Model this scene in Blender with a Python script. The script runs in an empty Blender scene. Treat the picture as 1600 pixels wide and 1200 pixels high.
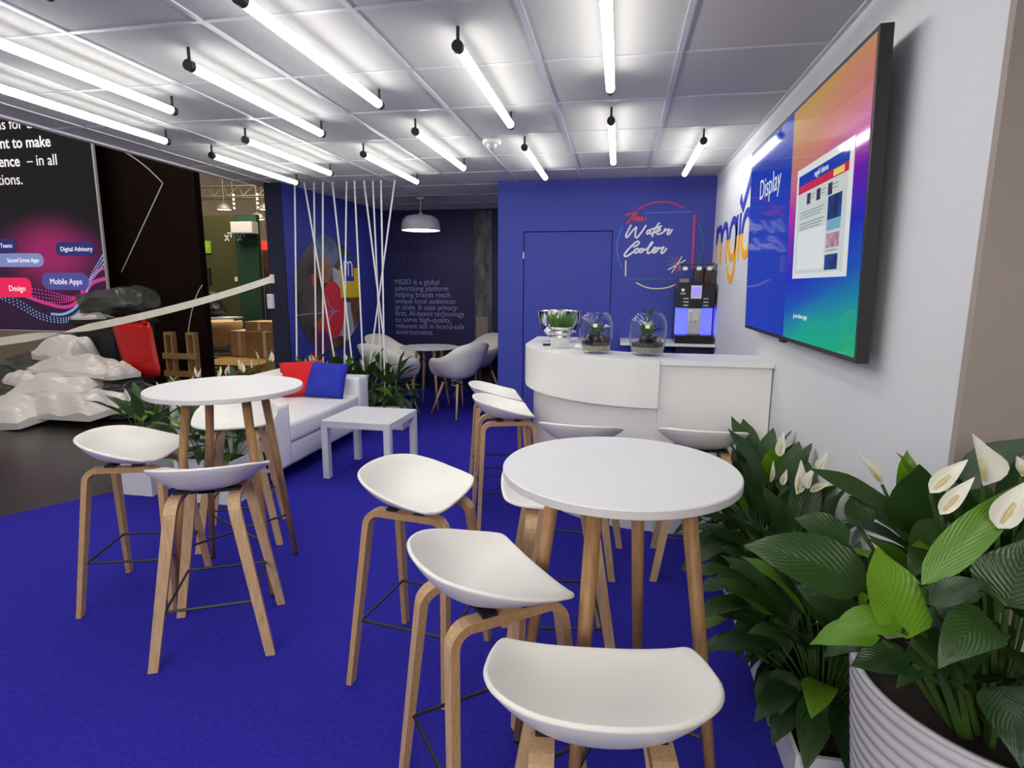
import bpy, bmesh, math, random
from mathutils import Vector, Matrix, noise
R = math.radians
C = bpy.context.scene.collection
scn = bpy.context.scene

# ------------------------------------------------------------------ camera, world, exposure
cam_d = bpy.data.cameras.new('camera')
cam_d.sensor_width = 36.0
cam_d.lens = 20.32
cam_d.clip_start = 0.02
cam = bpy.data.objects.new('camera', cam_d)
C.objects.link(cam)
YAW, PIT, ROL = -0.18147, -0.16775, 0.0057
fw = Vector((math.sin(YAW) * math.cos(PIT), math.cos(YAW) * math.cos(PIT), math.sin(PIT)))
rt = Vector((math.cos(YAW), -math.sin(YAW), 0))
up = rt.cross(fw)
rt2 = rt * math.cos(ROL) + up * math.sin(ROL)
up2 = up * math.cos(ROL) - rt * math.sin(ROL)
m3 = Matrix((rt2, up2, -fw)).transposed()
cam.matrix_world = Matrix.Translation((0, 0, 1.45)) @ m3.to_4x4()
scn.camera = cam

scn.view_settings.view_transform = 'Standard'
scn.view_settings.look = 'None'
scn.view_settings.gamma = 1.0
scn.view_settings.use_curve_mapping = False
scn.view_settings.exposure = 0.0
TUBE_STRENGTH = 18.0

w = bpy.data.worlds.new('hall_ambient')
scn.world = w
w.use_nodes = True
w.node_tree.nodes['Background'].inputs[0].default_value = (1.0, 0.94, 0.86, 1)
w.node_tree.nodes['Background'].inputs[1].default_value = 0.36


def area_light(name, loc, rot, size, energy, col):
    d = bpy.data.lights.new(name, 'AREA')
    d.shape = 'RECTANGLE'
    d.size, d.size_y = size
    d.energy = energy
    d.color = col
    o = bpy.data.objects.new(name, d)
    o.location = loc
    o.rotation_euler = rot
    C.objects.link(o)
    return o


# hall lighting from above, plus a low added fill behind the camera
area_light('hall_fill_area', (-6.2, 4.5, 5.6), (0, 0, 0), (2.5, 2.5), 110, (1.0, 0.93, 0.82))
area_light('hall_fill_area', (-0.8, -4.6, 3.1), (R(68), 0, R(-4)), (4.0, 1.6), 190, (1.0, 0.97, 0.92))  # unseen fill, added to brighten the foreground and camera-facing surfaces
area_light('hall_fill_area', (-8.2, 10.6, 5.6), (0, 0, 0), (3.0, 3.0), 420, (1.0, 0.84, 0.62))


# ------------------------------------------------------------------ materials
def srgb(r, g, b):
    def f(c):
        c /= 255.0
        return c / 12.92 if c <= 0.04045 else ((c + 0.055) / 1.055) ** 2.4
    return (f(r), f(g), f(b), 1.0)


def mat(name, col, rough=0.5, metal=0.0, var=0.06, scale=8.0, bump=0.0, bscale=200.0, emit=None, estr=0.0, trans=0.0,
        stretch=None, spec=0.5, glow=0.0):
    m = bpy.data.materials.new(name)
    m.use_nodes = True
    nt = m.node_tree
    b = nt.nodes['Principled BSDF']
    b.inputs['Roughness'].default_value = rough
    b.inputs['Metallic'].default_value = metal
    b.inputs['Specular IOR Level'].default_value = spec
    b.inputs['Transmission Weight'].default_value = trans
    tc = nt.nodes.new('ShaderNodeTexCoord')
    src = tc.outputs['Object']
    if stretch:
        mp = nt.nodes.new('ShaderNodeMapping')
        mp.inputs['Scale'].default_value = stretch
        nt.links.new(src, mp.inputs[0])
        src = mp.outputs[0]
    if var > 0:
        n = nt.nodes.new('ShaderNodeTexNoise')
        n.inputs['Scale'].default_value = scale
        n.inputs['Detail'].default_value = 4.0
        nt.links.new(src, n.inputs['Vector'])
        r = nt.nodes.new('ShaderNodeValToRGB')
        r.color_ramp.elements[0].position = 0.3
        r.color_ramp.elements[1].position = 0.7
        r.color_ramp.elements[0].color = tuple(c * (1 - var) for c in col[:3]) + (1,)
        r.color_ramp.elements[1].color = tuple(min(1, c * (1 + var)) for c in col[:3]) + (1,)
        nt.links.new(n.outputs['Fac'], r.inputs[0])
        nt.links.new(r.outputs[0], b.inputs['Emission Color' if glow else 'Base Color'])
        if glow:
            b.inputs['Base Color'].default_value = (0.004, 0.004, 0.004, 1)
            b.inputs['Emission Strength'].default_value = glow
    else:
        b.inputs['Base Color'].default_value = col
    if bump > 0:
        n2 = nt.nodes.new('ShaderNodeTexNoise')
        n2.inputs['Scale'].default_value = bscale
        nt.links.new(src, n2.inputs['Vector'])
        bp = nt.nodes.new('ShaderNodeBump')
        bp.inputs['Strength'].default_value = bump
        bp.inputs['Distance'].default_value = 0.004
        nt.links.new(n2.outputs['Fac'], bp.inputs['Height'])
        nt.links.new(bp.outputs[0], b.inputs['Normal'])
    if emit:
        b.inputs['Emission Color'].default_value = emit
        b.inputs['Emission Strength'].default_value = estr
    return m


def leaf_mat(name, c1, c2):
    m = bpy.data.materials.new(name)
    m.use_nodes = True
    nt = m.node_tree
    b = nt.nodes['Principled BSDF']
    b.inputs['Roughness'].default_value = 0.34
    b.inputs['Specular IOR Level'].default_value = 0.45
    uv = nt.nodes.new('ShaderNodeUVMap')
    sep = nt.nodes.new('ShaderNodeSeparateXYZ')
    nt.links.new(uv.outputs[0], sep.inputs[0])
    # veins: stripes slanting away from the midrib
    ab = nt.nodes.new('ShaderNodeMath'); ab.operation = 'ABSOLUTE'
    nt.links.new(sep.outputs['X'], ab.inputs[0])
    mu = nt.nodes.new('ShaderNodeMath'); mu.operation = 'MULTIPLY'; mu.inputs[1].default_value = 0.45
    nt.links.new(ab.outputs[0], mu.inputs[0])
    su = nt.nodes.new('ShaderNodeMath'); su.operation = 'SUBTRACT'
    nt.links.new(sep.outputs['Y'], su.inputs[0]); nt.links.new(mu.outputs[0], su.inputs[1])
    m2 = nt.nodes.new('ShaderNodeMath'); m2.operation = 'MULTIPLY'; m2.inputs[1].default_value = 75.0
    nt.links.new(su.outputs[0], m2.inputs[0])
    si = nt.nodes.new('ShaderNodeMath'); si.operation = 'SINE'
    nt.links.new(m2.outputs[0], si.inputs[0])
    bp = nt.nodes.new('ShaderNodeBump')
    bp.inputs['Strength'].default_value = 0.22
    bp.inputs['Distance'].default_value = 0.003
    nt.links.new(si.outputs[0], bp.inputs['Height'])
    nt.links.new(bp.outputs[0], b.inputs['Normal'])
    oi = nt.nodes.new('ShaderNodeObjectInfo')
    mx = nt.nodes.new('ShaderNodeMix'); mx.data_type = 'RGBA'
    mx.inputs[6].default_value = c1
    mx.inputs[7].default_value = c2
    nt.links.new(oi.outputs['Random'], mx.inputs[0])
    nt.links.new(mx.outputs[2], b.inputs['Base Color'])
    tr = nt.nodes.new('ShaderNodeBsdfTranslucent')
    tr.inputs[0].default_value = tuple(min(1, x * 1.9) for x in c2[:3]) + (1,)
    ms = nt.nodes.new('ShaderNodeMixShader'); ms.inputs[0].default_value = 0.18
    nt.links.new(b.outputs[0], ms.inputs[1]); nt.links.new(tr.outputs[0], ms.inputs[2])
    nt.links.new(ms.outputs[0], nt.nodes['Material Output'].inputs[0])
    return m


M = {}
M['white_wall'] = mat('white_wall_paint', (0.67, 0.68, 0.705, 1), 0.75, var=0.015, scale=3, bump=0.12, bscale=350)
M['shaded_wall'] = mat('shaded_wall_paint', srgb(160, 148, 140), 0.8, var=0.02, scale=3, bump=0.1, bscale=350)  # white wall's unlit end: its shade is put into this colour
M['blue_wall'] = mat('blue_wall_fabric', (0.046, 0.062, 0.40, 1), 0.62, var=0.03, scale=2.5, bump=0.08, bscale=420)
M['deep_blue'] = mat('deep_blue_fabric', (0.014, 0.014, 0.20, 1), 0.7, var=0.05, scale=2)
M['navy'] = mat('navy_edge_fabric', (0.008, 0.009, 0.04, 1), 0.7, var=0.05, scale=2)
M['carpet'] = mat('ultramarine_carpet', (0.036, 0.032, 0.40, 1), 0.95, var=0.16, scale=60, bump=0.7, bscale=700, spec=0.05)
M['hall_floor'] = mat('dark_hall_floor', (0.035, 0.035, 0.037, 1), 0.33, var=0.25, scale=1.6, bump=0.05, bscale=30)
M['tile'] = mat('white_ceiling_tile', (0.57, 0.565, 0.545, 1), 0.9, var=0.02, scale=60, bump=0.15, bscale=260)
M['runner'] = mat('white_grid_metal', (0.60, 0.60, 0.63, 1), 0.35, var=0.01)
M['white_plastic'] = mat('white_shell_plastic', (0.87, 0.85, 0.79, 1), 0.38, var=0.01, scale=4)
M['white_lam'] = mat('white_laminate', (0.77, 0.77, 0.785, 1), 0.42, var=0.012, scale=5)
M['white_lacquer'] = mat('white_counter_lacquer', (0.84, 0.83, 0.81, 1), 0.33, var=0.012, scale=5)
M['white_leather'] = mat('white_leather', (0.86, 0.86, 0.88, 1), 0.4, var=0.02, scale=5, bump=0.12, bscale=180)
M['edge_grey'] = mat('pale_edge_band', (0.66, 0.63, 0.62, 1), 0.5, var=0.03, scale=20)
M['oak'] = mat('light_oak_ply', srgb(208, 172, 128), 0.5, var=0.16, scale=9, stretch=(14, 14, 1.2), bump=0.05, bscale=60)
M['oak_edge'] = mat('laminated_oak_edge', srgb(188, 148, 102), 0.5, var=0.2, scale=9, stretch=(30, 30, 1.2))
M['dark_oak'] = mat('brown_oak_turned', srgb(166, 124, 80), 0.5, var=0.2, scale=9, stretch=(14, 14, 1.2), bump=0.05, bscale=60)
M['black_metal'] = mat('black_powder_metal', (0.012, 0.012, 0.013, 1), 0.45, var=0.05)
M['black_gloss'] = mat('black_gloss_plastic', (0.010, 0.010, 0.011, 1), 0.22, var=0.03)
M['dark_grey'] = mat('dark_grey_plastic', (0.05, 0.05, 0.052, 1), 0.5, var=0.05)
M['chrome'] = mat('polished_steel', (0.82, 0.82, 0.83, 1), 0.07, 1.0, var=0.01)
M['zinc'] = mat('galvanised_zinc', (0.72, 0.73, 0.74, 1), 0.24, 1.0, var=0.08, scale=14)
M['tube'] = mat('glowing_tube', (1, 1, 1, 1), 0.4, var=0, emit=(1.0, 0.985, 0.94, 1), estr=TUBE_STRENGTH)
M['soil'] = mat('dark_soil', (0.016, 0.010, 0.007, 1), 0.95, var=0.4, scale=40, bump=0.9, bscale=90)
M['sand'] = mat('pale_gravel', (0.36, 0.31, 0.23, 1), 0.9, var=0.35, scale=90, bump=0.8, bscale=120)
M['bark'] = mat('bark_chips', (0.045, 0.018, 0.012, 1), 0.8, var=0.5, scale=30, bump=0.9, bscale=60)
M['spathe'] = mat('white_spathe', (0.80, 0.79, 0.66, 1), 0.5, var=0.05, scale=30)
M['spadix'] = mat('cream_spadix', (0.62, 0.52, 0.25, 1), 0.7, var=0.1, scale=60)
M['stalk'] = mat('green_stalk', (0.06, 0.12, 0.022, 1), 0.5, var=0.15, scale=20)
M['leaf'] = leaf_mat('peace_lily_leaf', (0.012, 0.038, 0.009, 1), (0.034, 0.085, 0.016, 1))
M['bright_leaf'] = leaf_mat('fresh_green_leaf', (0.085, 0.22, 0.010, 1), (0.14, 0.30, 0.015, 1))
M['herb'] = leaf_mat('herb_leaf', (0.06, 0.15, 0.02, 1), (0.12, 0.24, 0.05, 1))
M['ribbed'] = mat('white_ribbed_pot', (0.62, 0.60, 0.62, 1), 0.5, var=0.03, scale=6)
M['red'] = mat('red_cotton', srgb(214, 22, 34), 0.85, var=0.06, scale=8, bump=0.2, bscale=350)
M['blue_cotton'] = mat('blue_cotton', (0.016, 0.03, 0.42, 1), 0.85, var=0.06, scale=8, bump=0.2, bscale=350)
M['red_plastic'] = mat('red_bin_plastic', srgb(200, 12, 14), 0.42, var=0.05, scale=4)
M['bin_black'] = mat('black_bin_plastic', (0.012, 0.013, 0.015, 1), 0.5, var=0.1, scale=4)
M['white_cord'] = mat('white_cord', (0.88, 0.88, 0.88, 1), 0.7, var=0.02)
M['tape'] = mat('cream_barrier_tape', (0.86, 0.82, 0.68, 1), 0.5, var=0.03)
M['white_bag'] = mat('white_wrapping_film', (0.82, 0.78, 0.76, 1), 0.28, var=0.06, scale=3, bump=0.5, bscale=10)
M['grey_bag'] = mat('dark_grey_film', (0.075, 0.083, 0.074, 1), 0.3, var=0.3, scale=4, bump=0.4, bscale=16)
M['brown_wall'] = mat('dark_brown_panel', (0.013, 0.0062, 0.004, 1), 0.8, var=0.1, scale=2, spec=0.1)
M['pine'] = mat('raw_pine', srgb(190, 150, 92), 0.7, var=0.15, scale=6, stretch=(3, 3, 10))
M['plinth'] = mat('warm_grey_plinth', srgb(150, 136, 124), 0.7, var=0.05)
M['hall_beige'] = mat('hall_beige_wall', srgb(222, 198, 168), 0.8, var=0.05, scale=1)
M['green_dark'] = mat('olive_green_panel', srgb(66, 70, 34), 0.8, var=0.05)
M['green_teal'] = mat('bottle_green_panel', srgb(24, 64, 48), 0.8, var=0.05)
M['lime'] = mat('lime_print', srgb(150, 190, 60), 0.7, var=0.2, scale=4)
M['purple'] = mat('purple_panel', srgb(92, 70, 130), 0.7, var=0.05)
M['truss'] = mat('dull_steel', (0.25, 0.23, 0.20, 1), 0.5, 0.6, var=0.1)
M['tan_leather'] = mat('tan_upholstery', srgb(206, 180, 140), 0.7, var=0.06)
M['card'] = mat('cardboard', srgb(190, 150, 104), 0.7, var=0.08)
M['cling'] = mat('shrink_wrapped_card', srgb(178, 146, 108), 0.2, var=0.12, scale=6, bump=0.5, bscale=30)
M['exit'] = mat('exit_sign_red', srgb(220, 40, 30), 0.5, var=0, emit=srgb(255, 60, 40), estr=1.2)
M['lamp_glow'] = mat('hall_lamp_glow', (1, 1, 1, 1), 0.5, var=0, emit=(1, 0.86, 0.6, 1), estr=5)
M['pendant_in'] = mat('pendant_glow', (0.9, 0.9, 0.88, 1), 0.5, var=0, emit=(1, 0.96, 0.88, 1), estr=1.6)
M['pendant'] = mat('matt_white_enamel', (0.72, 0.72, 0.74, 1), 0.5, var=0.02)
M['hall_black'] = mat('black_hall_roof', (0.010, 0.009, 0.008, 1), 0.9, var=0.2)


def flat(name, col, rough=0.6, e=0.0, var=0.0):
    return mat(name, col, rough, var=var, emit=col if e else None, estr=e)


M['p_white'] = flat('white_print', (0.86, 0.86, 0.88, 1))
M['p_red'] = flat('red_print', srgb(214, 70, 100))
M['p_coral'] = flat('coral_print', srgb(216, 70, 92))
M['p_sky'] = flat('sky_blue_print', srgb(76, 132, 226))
M['p_green'] = flat('green_print', srgb(44, 126, 120))
M['p_cream'] = flat('cream_print', srgb(232, 226, 176))
M['p_gold'] = flat('yellow_print', srgb(250, 182, 26))
M['p_blue'] = flat('royal_blue_print', srgb(44, 58, 178))
M['p_violet'] = flat('dusky_violet_print', srgb(62, 40, 84))
M['p_grey'] = flat('pale_lavender_print', srgb(150, 150, 200))
M['p_yellow'] = flat('mustard_print', srgb(216, 188, 40))
# backlit poster
M['b_white'] = flat('backlit_white', (0.85, 0.82, 0.84, 1), 0.5, 0.75)
M['b_red'] = flat('backlit_red', srgb(238, 34, 92), 0.5, 0.6)
M['b_steel'] = flat('backlit_steel_blue', srgb(136, 152, 212), 0.5, 0.45)
M['b_indigo'] = flat('backlit_indigo', srgb(84, 84, 166), 0.5, 0.45)
M['b_navy'] = flat('backlit_navy', srgb(44, 50, 124), 0.5, 0.4)
M['b_pink'] = flat('backlit_pink', srgb(212, 64, 150), 0.5, 0.45)
M['b_ice'] = flat('backlit_ice_blue', srgb(132, 176, 230), 0.5, 0.5)
# screen: black glass, the picture is light
def lit(name, col, rough=0.06, e=0.5):
    return mat(name, (0.004, 0.004, 0.004, 1), 0.06, var=0, emit=col, estr=e)


M['s_white'] = lit('screen_white', (0.74, 0.78, 0.74, 1), 0.12, 0.85)
M['s_pale'] = lit('screen_pale_page', (0.60, 0.66, 0.60, 1), 0.12, 0.85)
M['s_blue'] = lit('screen_blue', srgb(22, 58, 180), 0.1, 0.75)
M['s_red'] = lit('screen_red', srgb(206, 40, 52), 0.1, 0.8)
M['s_yel'] = lit('screen_yellow', srgb(236, 216, 110), 0.1, 0.8)
M['s_navy'] = mat('screen_photo_navy', srgb(40, 76, 140), 0.12, var=0.8, scale=18, glow=0.6)
M['s_pink'] = mat('screen_photo_pink', srgb(214, 160, 176), 0.12, var=0.5, scale=25, glow=0.6)
M['s_aqua'] = lit('screen_aqua', srgb(120, 176, 190), 0.12, 0.8)
M['s_grey'] = lit('screen_grey_text', srgb(150, 156, 156), 0.12, 0.7)
M['s_dark'] = mat('screen_photo_dark', srgb(70, 60, 80), 0.12, var=0.8, scale=40, glow=0.6)
M['lcd'] = flat('lit_lcd', srgb(130, 120, 250), 0.2, 1.0)
M['blue_glow'] = flat('blue_lit_acrylic', srgb(90, 96, 255), 0.25, 1.5)


def glass():
    m = bpy.data.materials.new('clear_thin_glass')
    m.use_nodes = True
    nt = m.node_tree
    nt.nodes.remove(nt.nodes['Principled BSDF'])
    tr = nt.nodes.new('ShaderNodeBsdfTransparent'); tr.inputs[0].default_value = (0.95, 0.97, 0.97, 1)
    gl = nt.nodes.new('ShaderNodeBsdfGlossy'); gl.inputs['Roughness'].default_value = 0.02
    lw = nt.nodes.new('ShaderNodeLayerWeight'); lw.inputs['Blend'].default_value = 0.5
    pw = nt.nodes.new('ShaderNodeMath'); pw.operation = 'POWER'; pw.inputs[1].default_value = 4.0
    nt.links.new(lw.outputs['Facing'], pw.inputs[0])
    fr = nt.nodes.new('ShaderNodeMath'); fr.operation = 'MULTIPLY_ADD'; fr.inputs[1].default_value = 0.75; fr.inputs[2].default_value = 0.045
    nt.links.new(pw.outputs[0], fr.inputs[0])
    mx = nt.nodes.new('ShaderNodeMixShader')
    nt.links.new(fr.outputs[0], mx.inputs[0])
    nt.links.new(tr.outputs[0], mx.inputs[1]); nt.links.new(gl.outputs[0], mx.inputs[2])
    nt.links.new(mx.outputs[0], nt.nodes['Material Output'].inputs[0])
    return m


M['glass'] = glass()


def ramp_mat(name, stops, vec=(0, 0, 1), lo=0.0, hi=1.0, noise=0.0, nscale=2.0, rough=0.1, estr=0.0, screen=False, glow=None):
    """flat print or screen picture: a colour ramp along a direction of the object's own space"""
    m = bpy.data.materials.new(name)
    m.use_nodes = True
    nt = m.node_tree
    b = nt.nodes['Principled BSDF']
    b.inputs['Roughness'].default_value = rough
    tc = nt.nodes.new('ShaderNodeTexCoord')
    dp = nt.nodes.new('ShaderNodeVectorMath'); dp.operation = 'DOT_PRODUCT'
    dp.inputs[1].default_value = vec
    nt.links.new(tc.outputs['Object'], dp.inputs[0])
    out = dp.outputs['Value']
    if noise:
        n = nt.nodes.new('ShaderNodeTexNoise')
        n.inputs['Scale'].default_value = nscale
        n.inputs['Detail'].default_value = 1.5
        nt.links.new(tc.outputs['Object'], n.inputs['Vector'])
        s = nt.nodes.new('ShaderNodeMath'); s.operation = 'MULTIPLY_ADD'
        s.inputs[1].default_value = noise
        s.inputs[2].default_value = -noise / 2
        nt.links.new(n.outputs['Fac'], s.inputs[0])
        a = nt.nodes.new('ShaderNodeMath'); a.operation = 'ADD'
        nt.links.new(out, a.inputs[0]); nt.links.new(s.outputs[0], a.inputs[1])
        out = a.outputs[0]
    mr = nt.nodes.new('ShaderNodeMapRange')
    mr.inputs['From Min'].default_value = lo
    mr.inputs['From Max'].default_value = hi
    nt.links.new(out, mr.inputs['Value'])
    r = nt.nodes.new('ShaderNodeValToRGB')
    els = r.color_ramp.elements
    els[0].position, els[0].color = stops[0]
    els[1].position, els[1].color = stops[-1]
    for p, c in stops[1:-1]:
        e = els.new(p)
        e.color = c
    nt.links.new(mr.outputs[0], r.inputs[0])
    src = r.outputs[0]
    if glow:                                  # a printed soft spot: centre, radius, colour
        gp = nt.nodes.new('ShaderNodeVectorMath'); gp.operation = 'DISTANCE'
        gm = nt.nodes.new('ShaderNodeMapping'); gm.inputs['Scale'].default_value = (1, 1, 1.5)
        nt.links.new(tc.outputs['Object'], gm.inputs[0])
        nt.links.new(gm.outputs[0], gp.inputs[0])
        gp.inputs[1].default_value = (glow[0][0], glow[0][1], glow[0][2] * 1.5)
        gr = nt.nodes.new('ShaderNodeMapRange')
        gr.interpolation_type = 'SMOOTHERSTEP'
        gr.inputs['From Min'].default_value = glow[1]
        gr.inputs['From Max'].default_value = 0.0
        nt.links.new(gp.outputs['Value'], gr.inputs['Value'])
        gx = nt.nodes.new('ShaderNodeMix'); gx.data_type = 'RGBA'
        nt.links.new(gr.outputs[0], gx.inputs[0])
        nt.links.new(src, gx.inputs[6])
        gx.inputs[7].default_value = glow[2]
        src = gx.outputs[2]
    if screen:
        b.inputs['Base Color'].default_value = (0.004, 0.004, 0.004, 1)
    else:
        nt.links.new(src, b.inputs['Base Color'])
    if estr:
        nt.links.new(src, b.inputs['Emission Color'])
        b.inputs['Emission Strength'].default_value = estr
    return m


# ------------------------------------------------------------------ helpers
def link(o, parent=None):
    C.objects.link(o)
    if parent is not None:
        o.parent = parent
    return o


def obj(name, bm, m, parent=None, smooth=False, loc=None, rot=None):
    me = bpy.data.meshes.new(name)
    bm.normal_update()
    bm.to_mesh(me)
    bm.free()
    for x in (m if isinstance(m, (list, tuple)) else [m]):
        me.materials.append(x)
    if smooth:
        for p in me.polygons:
            p.use_smooth = True
    o = bpy.data.objects.new(name, me)
    if loc:
        o.location = loc
    if rot:
        o.rotation_euler = rot
    return link(o, parent)


def tag(o, label, cat, group=None, kind=None):
    o['label'] = label
    o['category'] = cat
    if group:
        o['group'] = group
    if kind:
        o['kind'] = kind
    return o


def thing(name, label, cat, loc=(0, 0, 0), rz=0.0, group=None):
    o = bpy.data.objects.new(name, None)
    o.empty_display_size = 0.1
    o.location = loc
    o.rotation_euler = (0, 0, rz)
    link(o)
    return tag(o, label, cat, group)


def struct(name, bm, m, parent=None, **k):
    o = obj(name, bm, m, parent, **k)
    if parent is None:
        o['kind'] = 'structure'
    return o


def dup(root, loc, rz, label, group=None):
    r = root.copy()
    C.objects.link(r)
    r.location = loc
    r.rotation_euler = (0, 0, rz)
    r['label'] = label
    if group:
        r['group'] = group
    for ch in list(root.children):
        c = ch.copy()
        C.objects.link(c)
        c.parent = r
        for g in list(ch.children):
            d = g.copy()
            C.objects.link(d)
            d.parent = c
    return r


def box(bm, x0, x1, y0, y1, z0, z1, mi=0, bev=0.0):
    vs = [bm.verts.new(p) for p in ((x0, y0, z0), (x1, y0, z0), (x1, y1, z0), (x0, y1, z0),
                                    (x0, y0, z1), (x1, y0, z1), (x1, y1, z1), (x0, y1, z1))]
    fs = []
    for q in ((3, 2, 1, 0), (4, 5, 6, 7), (0, 1, 5, 4), (1, 2, 6, 5), (2, 3, 7, 6), (3, 0, 4, 7)):
        f = bm.faces.new([vs[i] for i in q])
        f.material_index = mi
        fs.append(f)
    if bev:
        es = list({e for f in fs for e in f.edges})
        bmesh.ops.bevel(bm, geom=es, offset=bev, segments=2, profile=0.7, affect='EDGES')
    return fs


def bx(*a, **k):
    bm = bmesh.new()
    box(bm, *a, **k)
    return bm


def lathe(bm, prof, seg=32, c=(0, 0, 0), mi=0, sx=1.0, sy=1.0, a0=0.0, a1=2 * math.pi):
    full = abs(a1 - a0 - 2 * math.pi) < 1e-6
    n = seg if full else seg + 1
    rings = []
    for r, z in prof:
        if r < 1e-6:
            v = bm.verts.new((c[0], c[1], c[2] + z))
            rings.append([v] * n)
        else:
            rings.append([bm.verts.new((c[0] + sx * r * math.cos(a0 + (a1 - a0) * i / seg),
                                        c[1] + sy * r * math.sin(a0 + (a1 - a0) * i / seg), c[2] + z)) for i in range(n)])
    for a, b in zip(rings, rings[1:]):
        for i in range(seg):
            j = (i + 1) % n
            q = []
            for v in (a[i], a[j], b[j], b[i]):
                if v not in q:
                    q.append(v)
            if len(q) > 2:
                try:
                    f = bm.faces.new(q)
                    f.material_index = mi
                except ValueError:
                    pass


def tube(bm, pts, r, seg=8, mi=0, cap=True):
    """round bar along points; r a number or one radius per point"""
    pts = [Vector(p) for p in pts]
    rs = r if isinstance(r, (list, tuple)) else [r] * len(pts)
    rings = []
    up_ = Vector((0, 0, 1))
    prev = None
    for i, p in enumerate(pts):
        t = (pts[min(i + 1, len(pts) - 1)] - pts[max(i - 1, 0)]).normalized()
        if prev is None:
            n = t.cross(up_)
            if n.length < 1e-3:
                n = t.cross(Vector((1, 0, 0)))
        else:
            n = prev - t * prev.dot(t)
        n.normalize()
        prev = n
        b = t.cross(n)
        rings.append([bm.verts.new(p + (n * math.cos(2 * math.pi * k / seg) + b * math.sin(2 * math.pi * k / seg)) * rs[i]) for k in range(seg)])
    for a, b in zip(rings, rings[1:]):
        for k in range(seg):
            f = bm.faces.new((a[k], a[(k + 1) % seg], b[(k + 1) % seg], b[k]))
            f.material_index = mi
    if cap:
        for rg, rev in ((rings[0], True), (rings[-1], False)):
            f = bm.faces.new(rg[::-1] if rev else rg)
            f.material_index = mi


def prism(bm, outline, z0, z1, mi=0):
    """vertical prism over a plan outline (counter-clockwise)"""
    lo = [bm.verts.new((x, y, z0)) for x, y in outline]
    hi = [bm.verts.new((x, y, z1)) for x, y in outline]
    n = len(outline)
    for f in (bm.faces.new(lo[::-1]), bm.faces.new(hi)):
        f.material_index = mi
    for i in range(n):
        f = bm.faces.new((lo[i], lo[(i + 1) % n], hi[(i + 1) % n], hi[i]))
        f.material_index = mi


def catmull(pts, n=6, closed=False):
    pts = [Vector(p) for p in pts]
    out = []
    m = len(pts)
    rng = range(m if closed else m - 1)
    for i in rng:
        if closed:
            p0, p1, p2, p3 = pts[(i - 1) % m], pts[i], pts[(i + 1) % m], pts[(i + 2) % m]
        else:
            p0, p1, p2, p3 = pts[max(i - 1, 0)], pts[i], pts[i + 1], pts[min(i + 2, m - 1)]
        for k in range(n):
            t = k / n
            out.append(0.5 * ((2 * p1) + (p2 - p0) * t + (2 * p0 - 5 * p1 + 4 * p2 - p3) * t * t + (3 * p1 - p0 - 3 * p2 + p3) * t ** 3))
    if not closed:
        out.append(pts[-1])
    return out


def ribbon(bm, pts, width, depth, frame, mi=0, round_ends=True, climb=0.0):
    """flat stroke: pts are (u, v); frame maps (u, v, d) to 3D, d = height off the wall"""
    P = [Vector((p[0], p[1])) for p in pts]
    n = len(P)
    L_, R_ = [], []
    for i in range(n):
        t = (P[min(i + 1, n - 1)] - P[max(i - 1, 0)])
        t = t.normalized() if t.length > 1e-9 else Vector((1, 0))
        nn = Vector((-t.y, t.x)) * width / 2
        L_.append(P[i] + nn)
        R_.append(P[i] - nn)
    if round_ends and n > 1:
        for end in (0, n - 1):
            t = (P[1] - P[0]) if end == 0 else (P[-2] - P[-1])
            t = t.normalized() if t.length > 1e-9 else Vector((1, 0))
            q = P[end] - t * width * 0.35
            nn = Vector((-t.y, t.x)) * width * 0.28
            if end == 0:
                L_.insert(0, q + nn); R_.insert(0, q - nn)
            else:
                L_.append(q - nn); R_.append(q + nn)
    k = len(L_)
    tl = [bm.verts.new(frame(p.x, p.y, depth + climb * i / k)) for i, p in enumerate(L_)]
    tr_ = [bm.verts.new(frame(p.x, p.y, depth + climb * i / k)) for i, p in enumerate(R_)]
    bl = [bm.verts.new(frame(p.x, p.y, 0)) for p in L_]
    br = [bm.verts.new(frame(p.x, p.y, 0)) for p in R_]
    fs = []
    for i in range(k - 1):
        fs += [bm.faces.new((tl[i], tl[i + 1], tr_[i + 1], tr_[i])), bm.faces.new((bl[i], bl[i + 1], tl[i + 1], tl[i])),
               bm.faces.new((tr_[i], tr_[i + 1], br[i + 1], br[i]))]
    fs += [bm.faces.new((bl[0], tl[0], tr_[0], br[0])), bm.faces.new((tl[-1], bl[-1], br[-1], tr_[-1]))]
    for f in fs:
        f.material_index = mi


def text(name, body, size, m, parent, loc, rot, align='LEFT', bold=0.0, extrude=0.0008, sx=1.0, space=1.0):
    cu = bpy.data.curves.new(name, 'FONT')
    cu.body = body
    cu.size = size
    cu.align_x = align
    cu.offset = bold
    cu.extrude = extrude
    cu.space_line = space
    cu.resolution_u = 3
    tmp = bpy.data.objects.new(name + '_tmp', cu)
    C.objects.link(tmp)
    dg = bpy.context.evaluated_depsgraph_get()
    me = bpy.data.meshes.new_from_object(tmp.evaluated_get(dg))
    bpy.data.objects.remove(tmp)
    me.name = name
    me.materials.clear()
    me.materials.append(m)
    o = bpy.data.objects.new(name, me)
    o.location = loc
    o.rotation_euler = rot
    o.scale = (sx, 1, 1)
    return link(o, parent)


# ------------------------------------------------------------------ room shell
CEIL = 2.468
XW = 0.85          # white wall with the screen
YB = 5.83          # blue wall behind the counter
YN = 7.80          # back of the meeting niche
XL = -3.80         # open left edge of the stand

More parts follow.
